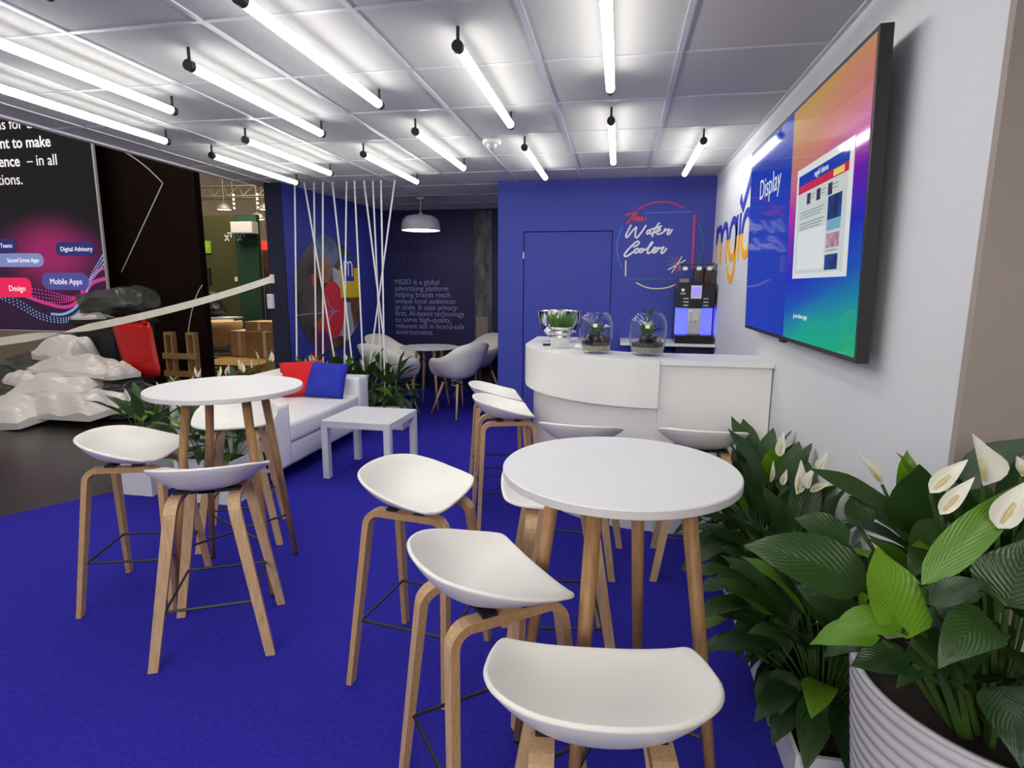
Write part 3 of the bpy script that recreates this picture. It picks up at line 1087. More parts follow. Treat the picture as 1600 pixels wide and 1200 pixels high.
strokes('red_arc', [[(445, 198), (520, 155), (600, 128), (700, 117), (800, 124), (880, 148), (960, 190)]], 15, M['p_red'])
strokes('blue_bar', [[(515, 241), (1050, 234)]], 12, M['p_sky'])
strokes('red_bar', [[(1091, 272), (1066, 900)]], 22, M['p_red'])
strokes('green_arc', [[(1133, 375), (1172, 470), (1192, 580), (1182, 700), (1145, 810), (1100, 885)]], 13, M['p_green'])
strokes('blue_arc', [[(255, 383), (210, 480), (184, 600), (184, 700), (205, 800), (238, 886)]], 12, M['p_sky'])
strokes('cream_bar', [[(286, 800), (280, 980)]], 17, M['p_cream'])
strokes('green_bar', [[(318, 1022), (880, 1020)]], 13, M['p_green'])
strokes('cream_arc', [[(410, 1063), (500, 1108), (590, 1130), (690, 1132), (790, 1115), (890, 1078)]], 15, M['p_cream'])
for nm, pts, mm in (('ray', [(830, 942), (946, 755)], 'p_cream'), ('ray', [(786, 906), (988, 793)], 'p_white'), ('ray', [(775, 848), (1000, 848)], 'p_sky'),
                    ('ray', [(835, 758), (935, 940)], 'p_sky'), ('ray', [(891, 742), (880, 955)], 'p_red'), ('ray', [(798, 793), (968, 905)], 'p_red')):
    strokes(nm, [pts], 9 if mm not in ('p_cream', 'p_white') else 13, M[mm], False, 0.003)
strokes('script_the', [[(395, 238), (360, 290), (330, 330), (302, 356)], [(288, 266), (340, 246), (425, 230)], [(425, 232), (398, 275), (372, 326)],
                       [(374, 318), (395, 288), (412, 292), (408, 326), (425, 318), (450, 300), (442, 284), (424, 306), (436, 326), (462, 318), (488, 302), (484, 286), (468, 308), (482, 328), (508, 318), (536, 294)]], 18, M['p_coral'])
strokes('script_water', [[(352, 380), (322, 432), (290, 498), (298, 524), (325, 500), (365, 450), (416, 402), (404, 460), (400, 510), (420, 526), (462, 480), (505, 420), (528, 386)],
                         [(584, 440), (560, 438), (538, 462), (540, 484), (562, 476), (584, 444), (576, 474), (590, 486), (608, 474)],
                         [(682, 358), (645, 410), (615, 466), (602, 516)], [(596, 428), (650, 414), (708, 396)],
                         [(612, 474), (650, 462), (686, 446), (694, 426), (672, 428), (652, 462), (664, 488), (700, 482), (738, 460), (756, 436), (750, 424)],
                         [(740, 442), (770, 442), (802, 432), (786, 464), (776, 488), (800, 488), (832, 440)]], 20, M['p_white'])
strokes('script_cooler', [[(378, 634), (420, 618), (446, 590), (432, 570), (390, 594), (330, 650), (282, 706), (268, 738), (296, 746), (346, 716), (392, 682)],
                          [(430, 656), (404, 664), (390, 690), (398, 708), (424, 698), (440, 670), (430, 656), (452, 668), (478, 662)],
                          [(482, 656), (458, 668), (448, 692), (462, 702), (486, 690), (496, 666), (482, 656), (510, 672), (560, 640), (592, 608), (606, 584), (590, 588), (560, 640), (542, 690), (552, 714), (590, 692)],
                          [(592, 692), (624, 678), (644, 656), (632, 644), (608, 668), (604, 696), (624, 706), (656, 684), (676, 656), (672, 644)],
                          [(662, 652), (700, 654), (736, 640), (714, 676), (704, 706), (728, 708), (768, 658)]], 21, M['p_white'])

# ------------------------------------------------------------------ niche lettering, prints
nt_ = thing('niche_lettering', 'pale lettering printed on the dark blue niche wall', 'lettering', (0, 0, 0))
body = 'MGID is a global\nadvertising platform\nhelping brands reach\nunique local audiences\nat scale. It uses privacy-\nfirst, AI-based technology\nto serve high-quality,\nrelevant ads in brand-safe\nenvironments.'
text('paragraph', body, 0.105, M['p_grey'], nt_, (-3.115, YN - 0.002, 1.465), (R(90), 0, 0), extrude=0.0015, sx=0.93, space=0.83)
text('heading', 'Who\nwe are', 0.25, M['p_violet'], nt_, (-3.10, YN - 0.002, 2.03), (R(90), 0, 0), extrude=0.0012, space=1.0)

bm = bmesh.new()
box(bm, -1.955, -1.715, YN - 0.012, YN - 0.001, 0.02, 2.44)
M['grey_photo'] = mat('black_and_white_photo_print', (0.10, 0.10, 0.11, 1), 0.6, var=0.9, scale=3.2, stretch=(3, 1, 1))
pp = tag(obj('photo_print', bm, M['grey_photo']), 'narrow black and white photo print beside the niche lettering', 'print')
bm = bmesh.new(); box(bm, -1.935, -1.77, YN - 0.016, YN - 0.012, 0.55, 1.03); obj('printed_shirt', bm, M['plinth'], pp)

# collage print on the skewed left wall
cl = thing('collage_print', 'oval photo collage with yellow square printed on the blue side wall', 'print', (0, 0, 0))
va, vb = Vector((-3.41, 5.58, 0)), Vector((-3.25, 7.80, 0))
dirw = (vb - va).normalized()
nw = Vector((dirw.y, -dirw.x, 0))


def side_frame(u, v, d):
    p = va + dirw * (u - 5.58) + nw * d
    return (p.x, p.y, v)


def side_poly(name, pts, d, m, parent=cl, t=0.003):
    bm = bmesh.new()
    a = [bm.verts.new(side_frame(u, v, d)) for u, v in pts]
    b = [bm.verts.new(side_frame(u, v, d - t)) for u, v in pts]
    bm.faces.new(a)
    for i in range(len(pts)):
        bm.faces.new((b[i], b[(i + 1) % len(pts)], a[(i + 1) % len(pts)], a[i]))
    bmesh.ops.recalc_face_normals(bm, faces=bm.faces)
    return obj(name, bm, m, parent)


def ell(cx, cy, rx, ry, n=36, a0=0, a1=360):
    return [(cx + rx * math.cos(R(a0 + (a1 - a0) * i / n)), cy + ry * math.sin(R(a0 + (a1 - a0) * i / n))) for i in range(n if a1 - a0 >= 360 else n + 1)]


M['collage'] = mat('collage_photo', (0.07, 0.055, 0.055, 1), 0.6, var=0.9, scale=2.4)
M['turq'] = mat('washed_teal_print', srgb(92, 116, 150), 0.6, var=0.5, scale=4)
M['skin'] = mat('skin_tone_print', srgb(150, 110, 96), 0.6, var=0.3, scale=4)
M['maroon'] = flat('maroon_print', srgb(96, 40, 110))
M['plum'] = flat('plum_print', srgb(150, 30, 90))
M['rust'] = flat('rust_print', srgb(180, 70, 40))
M['brick_red'] = flat('raspberry_print', srgb(206, 46, 66))
M['pale_print'] = mat('pale_fabric_print', srgb(170, 178, 198), 0.6, var=0.3, scale=5)
M['brown_print'] = mat('brown_print', srgb(96, 70, 54), 0.6, var=0.5, scale=4)
side_poly('oval', ell(6.40, 1.33, 0.72, 0.66, 48), 0.004, M['collage'])
side_poly('cap_shape', ell(6.33, 1.83, 0.26, 0.19, 20, 0, 360), 0.006, M['turq'])
side_poly('face_shape', ell(6.28, 1.62, 0.16, 0.15, 20), 0.0075, M['skin'])
side_poly('sleeve_shape', [(6.45, 1.66), (6.68, 1.60), (6.70, 1.42), (6.45, 1.40)], 0.008, M['pale_print'])
side_poly('fabric_shape', [(6.62, 1.25), (7.06, 1.22), (6.98, 0.95), (6.78, 0.80), (6.55, 0.72), (6.50, 0.90)], 0.006, M['pale_print'])
side_poly('brown_shape', [(6.80, 1.30), (7.08, 1.35), (7.08, 1.05), (6.90, 0.90)], 0.007, M['brown_print'])
side_poly('brown_shape', [(6.10, 0.86), (6.60, 0.84), (6.72, 0.74), (6.30, 0.69), (6.10, 0.74)], 0.007, M['brown_print'])
side_poly('red_petal', ell(6.42, 1.16, 0.245, 0.34, 32), 0.0095, M['brick_red'])
side_poly('yellow_square', [(6.60, 1.68), (7.05, 1.66), (7.05, 1.30), (6.60, 1.30)], 0.011, M['p_yellow'])
sq = side_poly('blue_square', [(6.66, 1.80), (6.92, 1.79), (6.92, 1.50), (6.66, 1.50)], 0.013, M['p_blue'])
bm = bmesh.new()
for s in ([(6.70, 1.56), (6.70, 1.74)], [(6.70, 1.68)] + arc2(6.745, 1.69, 0.045, 180, 0, 8) + [(6.79, 1.56)], [(6.79, 1.68)] + arc2(6.835, 1.69, 0.045, 180, 0, 8) + [(6.88, 1.56)]):
    ribbon(bm, s, 0.022, 0.0155, side_frame, 0, False)
obj('letter_mark', bm, M['p_white'], cl)
bm = bmesh.new()
ribbon(bm, [(5.72, 1.13), (6.55, 1.14)], 0.010, 0.0125, side_frame)
ribbon(bm, arc2(6.50, 1.35, 0.21, 190, 270, 10), 0.010, 0.0125, side_frame)
ribbon(bm, arc2(6.50, 0.93, 0.21, 170, 90, 10), 0.010, 0.0125, side_frame)
obj('thin_line', bm, M['p_grey'], cl)
side_poly('purple_shape', [(6.02, 0.93), (6.32, 0.93), (6.32, 0.70), (6.02, 0.70)], 0.0085, M['maroon'])
side_poly('plum_shape', [(5.93, 0.70), (6.10, 0.72), (6.10, 0.50), (5.93, 0.52)], 0.006, M['plum'])
side_poly('red_square', [(5.80, 0.53), (5.93, 0.53), (5.93, 0.42), (5.80, 0.42)], 0.007, M['brick_red'])
side_poly('rust_shape', [(6.00, 1.02), (6.18, 1.08), (6.22, 0.95), (6.05, 0.92)], 0.0095, M['rust'])
side_poly('rust_shape', [(6.00, 1.56), (6.12, 1.58), (6.10, 1.44), (6.02, 1.44)], 0.0095, M['rust'])

# ------------------------------------------------------------------ pendant lamp
t = thing('pendant_lamp', 'white dome pendant lamp hanging over the meeting table', 'lamp', (-2.33, 6.70, CEIL - 0.004))
bm = bmesh.new(); lathe(bm, [(0, 0), (0.045, 0), (0.045, -0.02), (0, -0.024)], 20); obj('ceiling_rose', bm, M['pendant'], t, True)
bm = bmesh.new(); tube(bm, [(0, 0, -0.02), (0, 0, -0.19)], 0.004, 8); obj('cable', bm, M['white_cord'], t)
bm = bmesh.new(); lathe(bm, [(0, -0.17), (0.02, -0.17), (0.024, -0.20), (0, -0.205)], 16); obj('cap', bm, M['pendant'], t, True)
bm = bmesh.new()
lathe(bm, [(0.012, -0.198), (0.10, -0.200), (0.165, -0.215), (0.205, -0.25), (0.222, -0.30), (0.226, -0.345), (0.226, -0.375), (0.221, -0.375), (0.218, -0.30), (0.20, -0.255), (0.16, -0.222), (0.012, -0.206)], 48)
obj('shade', bm, M['pendant'], t, True)
bm = bmesh.new(); lathe(bm, [(0, -0.356), (0.214, -0.352), (0.214, -0.358), (0, -0.362)], 40); obj('diffuser', bm, M['pendant_in'], t)
pl = bpy.data.lights.new('pendant_bulb', 'POINT'); pl.energy = 7; pl.shadow_soft_size = 0.08; pl.color = (1, 0.95, 0.86)
po = bpy.data.objects.new('pendant_bulb', pl); po.location = (-2.33, 6.70, 2.04); C.objects.link(po)


# ------------------------------------------------------------------ meeting table and armchairs in the niche
t = thing('meeting_table', 'small round white table with oak legs between the niche armchairs', 'table', (-2.23, 6.62, 0))
bm = bmesh.new(); lathe(bm, [(0, 0.705), (0.335, 0.712), (0.35, 0.722), (0.345, 0.728), (0, 0.73)], 56); obj('tabletop', bm, M['white_lam'], t)
bm = bmesh.new()
for a in (45, 135):
    c, s = math.cos(R(a)), math.sin(R(a))
    tube(bm, [(0.17 * c, 0.17 * s, 0.695), (0.06 * c, 0.06 * s, 0.56), (-0.06 * c, -0.06 * s, 0.56), (-0.17 * c, -0.17 * s, 0.695)], 0.006, 6)
obj('wire_brace', bm, M['black_metal'], t)
for k in range(4):
    a = R(40 + 90 * k)
    bm = bmesh.new(); tube(bm, [(0.25 * math.cos(a), 0.25 * math.sin(a), 0), (0.15 * math.cos(a), 0.15 * math.sin(a), 0.706)], [0.012, 0.019], 12)
    obj('leg', bm, M['oak'], t, True)


def make_armchair(label):
    t = thing('shell_armchair', label, 'chair', (0, 0, 0), 0, 'white shell armchairs in the niche')
    half = [(0, 0.25, 0.430), (0.12, 0.25, 0.438), (0.20, 0.235, 0.475), (0.255, 0.205, 0.575), (0.305, 0.10, 0.655), (0.310, -0.02, 0.668), (0.295, -0.14, 0.705), (0.235, -0.255, 0.79), (0.13, -0.315, 0.83), (0, -0.33, 0.838)]
    bm = shell_mesh(d_outline(half), 0, 0.0, 0.412, 2.6, 10, 0.008, 0.1)
    s = obj('seat_shell', bm, M['white_plastic'], t, True)
    add_solid(s, 0.008)
    for sx in (-1, 1):
        for sy in (-1, 1):
            bm = bmesh.new(); tube(bm, [(0.235 * sx, 0.225 * sy - 0.02, 0), (0.13 * sx, 0.125 * sy - 0.02, 0.37)], [0.010, 0.0155], 10)
            obj('leg', bm, M['oak'], t, True)
    bm = bmesh.new()
    for sx in (-1, 1):
        tube(bm, [(0.14 * sx, 0.115, 0.385), (0.16 * sx, -0.12, 0.27)], 0.004, 6)
        tube(bm, [(0.14 * sx, -0.155, 0.385), (0.16 * sx, 0.11, 0.27)], 0.004, 6)
        tube(bm, [(0.12 * sx, 0.12, 0.392), (0.12 * sx, -0.16, 0.392)], 0.005, 6)
    for sy in (-1, 1):
        tube(bm, [(-0.14, 0.13 * sy - 0.02, 0.385), (0.14, 0.13 * sy - 0.02, 0.300)], 0.004, 6)
        tube(bm, [(0.14, 0.13 * sy - 0.02, 0.385), (-0.14, 0.13 * sy - 0.02, 0.300)], 0.004, 6)
    obj('wire_base', bm, M['black_metal'], t)
    return t


a0 = make_armchair('white shell armchair with its back to us, behind the leafy planter')
a0.location = (-2.50, 6.07, 0); a0.rotation_euler = (0, 0, R(-22))
dup(a0, (-1.78, 6.30, 0), R(55), 'white shell armchair nearest the blue door wall, turned to the niche table')
dup(a0, (-2.78, 6.88, 0), R(-105), 'white shell armchair against the collage wall behind the niche table')
dup(a0, (-1.80, 7.25, 0), R(140), 'white shell armchair under the photo print in the far niche corner')

# power socket on the niche wall
t = thing('floor_socket', 'small white socket box low on the niche wall behind the chair legs', 'socket', (-2.24, YN - 0.03, 0.10))
bm = bmesh.new(); box(bm, -0.05, 0.05, -0.02, 0.028, -0.05, 0.05, bev=0.006); obj('box', bm, M['white_plastic'], t)
bm = bmesh.new(); lathe(bm, [(0, 0), (0.024, 0), (0.024, 0.003), (0, 0.003)], 16); obj('outlet', bm, M['dark_grey'], t, loc=(0, -0.0205, 0), rot=(R(90), 0, 0))

# ------------------------------------------------------------------ sofa, pillows, coffee table
SX0, SX1, SY0, SY1 = -3.20, -2.36, 3.58, 5.16
t = thing('sofa', 'white leather two seat sofa with block arms in front of the ropes', 'sofa', (0, 0, 0))
bm = bmesh.new(); box(bm, SX0, SX1 - 0.01, SY0, SY1, 0.12, 0.30, bev=0.02); obj('base', bm, M['white_leather'], t, True)
bm = bmesh.new(); box(bm, SX0 + 0.19, SX1, SY0 + 0.20, SY1 - 0.20, 0.285, 0.44, bev=0.035); obj('seat_cushion', bm, M['white_leather'], t, True)
for y0 in (SY0, SY1 - 0.215):
    bm = bmesh.new(); box(bm, SX0 + 0.02, SX1 + 0.005, y0, y0 + 0.215, 0.125, 0.605 if y0 > SY0 else 0.60, bev=0.03); obj('arm', bm, M['white_leather'], t, True)
bm = bmesh.new(); box(bm, SX0, SX0 + 0.22, SY0 + 0.01, SY1 - 0.01, 0.13, 0.665, bev=0.04); obj('backrest', bm, M['white_leather'], t, True)
for sx in (SX0 + 0.05, SX1 - 0.07):
    for sy in (SY0 + 0.06, SY1 - 0.08):
        bm = bmesh.new(); tube(bm, [(sx, sy, 0), (sx, sy, 0.122)], [0.018, 0.024], 10); obj('leg', bm, M['chrome'], t, True)


def pillow(label, name, loc, rot, m, sz=0.44, th=0.13):
    bm = bmesh.new()
    n = 12
    grid = {}
    for s in (1, -1):
        for i in range(n + 1):
            for j in range(n + 1):
                u, v = 2 * i / n - 1, 2 * j / n - 1
                edge = i in (0, n) or j in (0, n)
                if s == -1 and edge:
                    grid[s, i, j] = grid[1, i, j]
                    continue
                puff = (max(0, (1 - u ** 4)) * max(0, (1 - v ** 4))) ** 0.6
                pin = 1 - 0.06 * (1 - abs(u * v)) * (abs(u) ** 3 + abs(v) ** 3) * 0.6
                wr = 0.006 * math.sin(7 * u + 3 * v) * puff
                grid[s, i, j] = bm.verts.new((u * sz / 2 * pin, s * th / 2 * puff + wr, v * sz / 2 * pin))
        for i in range(n):
            for j in range(n):
                q = (grid[s, i, j], grid[s, i + 1, j], grid[s, i + 1, j + 1], grid[s, i, j + 1])
                bm.faces.new(q if s == -1 else q[::-1])
    bmesh.ops.recalc_face_normals(bm, faces=bm.faces)
    o = obj(name, bm, m, None, True, loc, rot)
    o.scale = (1, 1, 0.84)
    return tag(o, label, 'pillow')


pillow('plain blue square pillow leaning on the sofa arm', 'pillow', (-2.60, 4.80, 0.598), (R(-20), R(2), R(-2)), M['blue_cotton'], 0.39, 0.12)
pillow('plain red square pillow tucked behind the blue one in the sofa corner', 'pillow', (-2.835, 4.80, 0.605), (R(-14), R(-3), R(24)), M['red'], 0.38, 0.12)

t = thing('coffee_table', 'square white low table beside the white sofa', 'table', (-1.886, 4.155, 0), R(-1.5))
bm = bmesh.new(); box(bm, -0.275, 0.275, -0.275, 0.275, 0.40, 0.45, bev=0.003); obj('tabletop', bm, M['white_lam'], t)
for sx in (-1, 1):
    for sy in (-1, 1):
        bm = bmesh.new(); box(bm, sx * 0.275 - (0.05 if sx > 0 else 0), sx * 0.275 + (0.05 if sx < 0 else 0), sy * 0.275 - (0.05 if sy > 0 else 0), sy * 0.275 + (0.05 if sy < 0 else 0), 0, 0.40, bev=0.002)
        obj('leg', bm, M['white_lam'], t)

# ------------------------------------------------------------------ plants
rnd = random.Random(7)


def leaf_bm(base, neck, tip, width, sag=0.0, fold=0.25, rise=0.3, twist=0.0, seg=8, stem=True, sr=0.0028, drop_tip=0.0):
    """petiole base -> neck, blade neck -> tip"""
    bm = bmesh.new()
    uvl = bm.loops.layers.uv.new('UVMap')
    base, neck, tip = Vector(base), Vector(neck), Vector(tip)
    d = tip - neck
    L_ = d.length
    side0 = d.cross(Vector((0, 0, 1)))
    if side0.length < 0.05 * L_:
        side0 = Vector((math.cos(twist), math.sin(twist), 0))
    side0.normalize()
    side0 = Matrix.Rotation(twist, 3, d.normalized()) @ side0
    ctrl = (neck + tip) / 2 + Vector((0, 0, sag))
    rows = []
    prev_t = d.normalized()
    for i in range(seg + 1):
        s = i / seg
        p = neck * (1 - s) ** 2 + ctrl * 2 * s * (1 - s) + tip * s * s
        tan = ((ctrl - neck) * (1 - s) + (tip - ctrl) * s).normalized()
        side = side0 - tan * side0.dot(tan)
        side.normalize()
        nor = side.cross(tan)
        if nor.z < 0 and abs(twist) < 0.1:
            nor = -nor
        wv = width / 2 * (math.sin(math.pi * min(1, s ** 0.72)) ** 0.85) * (1 - 0.25 * s)
        wv = max(wv, 0.0008)
        if s > 0.93:
            wv *= 0.8
        row = []
        for u in (-1, -0.55, 0, 0.55, 1):
            wave = 0.05 * width * math.sin(9 * s + 2 * u) * abs(u)
            row.append((bm.verts.new(p + side * (u * wv) + nor * (abs(u) * wv * fold + wave * (1 if i not in (0, seg) else 0))), u, s))
        rows.append(row)
    for a, b in zip(rows, rows[1:]):
        for k in range(4):
            q = (a[k], a[k + 1], b[k + 1], b[k])
            f = bm.faces.new([x[0] for x in q])
            f.smooth = True
            for lp, x in zip(f.loops, q):
                lp[uvl].uv = (x[1], x[2])
    if stem and (neck - base).length > 0.01:
        mid = (base + neck) / 2 + Vector((0, 0, 0.10 * (neck - base).length))
        tube(bm, [base, mid, neck], [sr * 1.3, sr, sr * 0.8], 5, 1, False)
    return bm


def add_leaf(parent, base, neck, tip, width, m='leaf', **k):
    return obj('leaf', leaf_bm(base, neck, tip, width, **k), [M[m], M['stalk']], parent)


def add_flower(parent, base, sp0, tip, width, face=0.0, sr=0.003):
    """stalk base -> sp0 and a pointed white spathe sp0 -> tip with its spadix"""
    bm = leaf_bm(base, sp0, tip, width, sag=0.0, fold=1.05, twist=face, seg=9, sr=sr)
    f = obj('flower', bm, [M['spathe'], M['stalk']], parent)
    sp0, tip = Vector(sp0), Vector(tip)
    bm = bmesh.new()
    a = sp0.lerp(tip, 0.1); b = sp0.lerp(tip, 0.5)
    off = Vector((0, -width * 0.12, width * 0.1))
    tube(bm, [a + off * 0.5, a.lerp(b, 0.5) + off, b + off], [0.0035, 0.0045, 0.002], 6)
    obj('spadix', bm, M['spadix'], f)
    return f


def lily(parent, c, z0, n, reach, height, blade, seed, nf=2, width=0.37, fl_h=1.0, lim=None, skirt=0, qmax=1.0):
    """clump of leaves from centre c; reach = how far blades go out, height = crown height over z0; lim = (xmin, xmax, ymin, ymax) walls near by"""
    r = random.Random(seed)
    def clamp(v):
        if lim is None:
            return v
        return Vector((min(max(v.x, lim[0]), lim[1]), min(max(v.y, lim[2]), lim[3]), v.z))
    for k in range(n):
        az = k * 2.39996 + r.uniform(-0.35, 0.35)
        q = qmax * (k + 0.5) / n              # 0 = inner upright, 1 = outer drooping
        out = reach * (0.18 + 0.45 * q) * r.uniform(0.8, 1.15)
        hz = height * (0.92 - 0.55 * q) * r.uniform(0.85, 1.1)
        dx, dy = math.cos(az), math.sin(az)
        base = Vector((c[0] + 0.03 * dx, c[1] + 0.03 * dy, z0))
        neck = Vector((c[0] + out * dx, c[1] + out * dy, z0 + hz))
        bl = blade * r.uniform(0.8, 1.15)
        el = R(62 - 88 * q + r.uniform(-14, 14))
        tip = neck + Vector((dx * math.cos(el), dy * math.cos(el), math.sin(el))) * bl
        add_leaf(parent, base, clamp(neck), clamp(tip), bl * width * r.uniform(0.85, 1.15), sag=bl * 0.14, twist=0.0,
                 m='leaf' if r.random() < 0.86 else 'bright_leaf')
    for k in range(skirt):                   # outermost leaves that hang over the planter's edge
        az = k * 2.39996 + 0.6
        dx, dy = math.cos(az), math.sin(az)
        neck = Vector((c[0] + reach * 0.42 * dx, c[1] + reach * 0.42 * dy, z0 + height * r.uniform(0.22, 0.45)))
        tip = neck + Vector((dx * 0.75, dy * 0.75, r.uniform(-0.75, -0.1))) * blade * 0.9
        tip.z = max(tip.z, 0.02)
        tip.x = max(tip.x, c[0] - 0.215)
        neck.x = max(neck.x, c[0] - 0.15)
        add_leaf(parent, (c[0] + 0.04 * dx, c[1] + 0.04 * dy, z0), clamp(neck), clamp(tip), blade * width * 0.95, sag=blade * 0.16)
    for k in range(nf):
        az = r.uniform(0, 6.28)
        o = reach * r.uniform(0.1, 0.45)
        base = Vector((c[0], c[1], z0))
        sp = Vector((c[0] + o * math.cos(az), c[1] + o * math.sin(az), z0 + height * fl_h * r.uniform(0.95, 1.2)))
        tip = sp + Vector((0.03 * math.cos(az + 1), 0.03 * math.sin(az + 1), 0.10 * r.uniform(0.8, 1.1)))
        add_flower(parent, base, clamp(sp), clamp(tip), 0.038 * r.uniform(0.8, 1.1), face=r.uniform(0, 3))


def trough(parent, x0, x1, y0, y1, h, m):
    bm = bmesh.new()
    w_ = 0.012
    box(bm, x0, x1, y0, y0 + w_, 0, h); box(bm, x0, x1, y1 - w_, y1, 0, h)
    box(bm, x0, x0 + w_, y0 + w_, y1 - w_, 0, h); box(bm, x1 - w_, x1, y0 + w_, y1 - w_, 0, h)
    obj('trough', bm, m, parent)
    bm = bmesh.new(); box(bm, x0 + w_, x1 - w_, y0 + w_, y1 - w_, 0.005, h - 0.03)
    obj('soil', bm, M['soil'], parent)


# left planters, near end of the sofa
p1 = thing('planter', 'white box planter of peace lilies at the carpet edge behind the first stool', 'planter', (0, 0, 0), 0, 'white planters with peace lilies')
trough(p1, -3.39, -3.13, 3.30, 3.95, 0.30, M['white_lam'])
for k, y in enumerate((3.45, 3.80)):
    lily(p1, (-3.26, y), 0.27, 20, 0.36, 0.34, 0.26, 20 + k, 3, lim=(-3.8, -2.95, 2.9, 4.05))
p2 = thing('planter', 'white box planter of peace lilies against the near end of the sofa', 'planter', (0, 0, 0), 0, 'white planters with peace lilies')
trough(p2, -2.90, -2.47, 3.26, 3.54, 0.30, M['white_lam'])
for k, x in enumerate((-2.79, -2.57)):
    lily(p2, (x, 3.40), 0.27, 20, 0.30, 0.24, 0.22, 30 + k, 0, lim=(-2.98, -2.3, 2.95, 3.55))
p3 = thing('planter', 'white trough planter of flowering lilies along the back of the sofa', 'planter', (0, 0, 0), 0, 'white planters with peace lilies')
trough(p3, -3.52, -3.24, 4.05, 5.25, 0.34, M['white_lam'])
for k, y in enumerate((4.2, 4.6, 5.0)):
    lily(p3, (-3.38, y), 0.31, 12, 0.30, 0.24, 0.22, 40 + k, 4, fl_h=1.45, lim=(-3.75, -3.23, 4.0, 5.35))
p4 = thing('planter', 'trough planter of dense peace lilies under the hanging white ropes', 'planter', (0, 0, 0), 0, 'white planters with peace lilies')
trough(p4, -3.37, -2.12, 5.42, 5.70, 0.24, M['white_lam'])
for k, x in enumerate((-3.15, -2.85, -2.55, -2.27)):
    lily(p4, (x, 5.52), 0.21, 26, 0.36, 0.40, 0.25, 50 + k, 3, width=0.42, lim=(-3.36, -1.90, 5.19, 5.72), skirt=14)

# long planter along the white wall
p5 = thing('planter', 'low white trough planter of dark peace lilies along the white wall under the screen', 'planter', (0, 0, 0), 0, 'white planters with peace lilies')
trough(p5, 0.545, 0.845, 1.585, 3.12, 0.125, M['white_lam'])
LIM = (0.3, 0.835, 1.42, 3.22)
for k, (y, hh, rr) in enumerate(((1.84, 0.40, 0.36), (2.20, 0.46, 0.38), (2.55, 0.50, 0.38), (2.90, 0.50, 0.38))):
    lily(p5, (0.70, y), 0.095, 40, rr, hh, 0.26, 60 + k, 0, width=0.46, lim=LIM, skirt=18)
for b, s, tp, wd in (((0.70, 2.75, 0.25), (0.713, 2.62, 0.72), (0.722, 2.62, 0.835), 0.044), ((0.68, 2.4, 0.25), (0.70, 2.30, 0.66), (0.705, 2.30, 0.80), 0.052),
                     ((0.70, 2.4, 0.25), (0.755, 2.25, 0.775), (0.775, 2.24, 0.85), 0.036), ((0.68, 2.6, 0.25), (0.70, 2.50, 0.63), (0.715, 2.50, 0.70), 0.03),
                     ((0.70, 2.35, 0.25), (0.725, 2.26, 0.70), (0.74, 2.25, 0.79), 0.044), ((0.70, 2.3, 0.25), (0.735, 2.26, 0.69), (0.80, 2.22, 0.75), 0.030),
                     ((0.66, 2.7, 0.25), (0.685, 2.62, 0.60), (0.69, 2.62, 0.70), 0.024), ((0.64, 1.95, 0.25), (0.64, 1.80, 0.42), (0.641, 1.80, 0.49), 0.016)):
    add_flower(p5, b, s, tp, wd, face=1.2)

# big ribbed pot in front of the wall end
PX, PY, PR, PZ = 0.835, 1.285, 0.285, 0.61
p6 = thing('ribbed_pot_plant', 'large peace lily in a tall white ribbed pot, closest plant', 'plant', (0, 0, 0))
bm = bmesh.new()
prof = [(0, 0.0), (PR * 0.80, 0.0)]
nr = 19
for i in range(nr):
    z = 0.01 + (PZ - 0.02) * i / nr
    rr = PR * (0.80 + 0.20 * (z / PZ))
    dz = (PZ - 0.02) / nr
    prof += [(rr - 0.010, z), (rr, z + dz * 0.22), (rr, z + dz * 0.74), (rr - 0.010, z + dz * 0.93)]
prof += [(PR - 0.002, PZ - 0.008), (PR - 0.004, PZ), (PR - 0.016, PZ), (PR - 0.02, PZ - 0.06), (0, PZ - 0.06)]
lathe(bm, prof, 72, (PX, PY, 0))
obj('pot', bm, M['ribbed'], p6, True)
bm = bmesh.new(); lathe(bm, [(0, PZ - 0.055), (PR - 0.022, PZ - 0.055), (PR - 0.022, PZ - 0.06)], 40, (PX, PY, 0)); obj('soil', bm, M['soil'], p6)
Z0 = PZ - 0.06
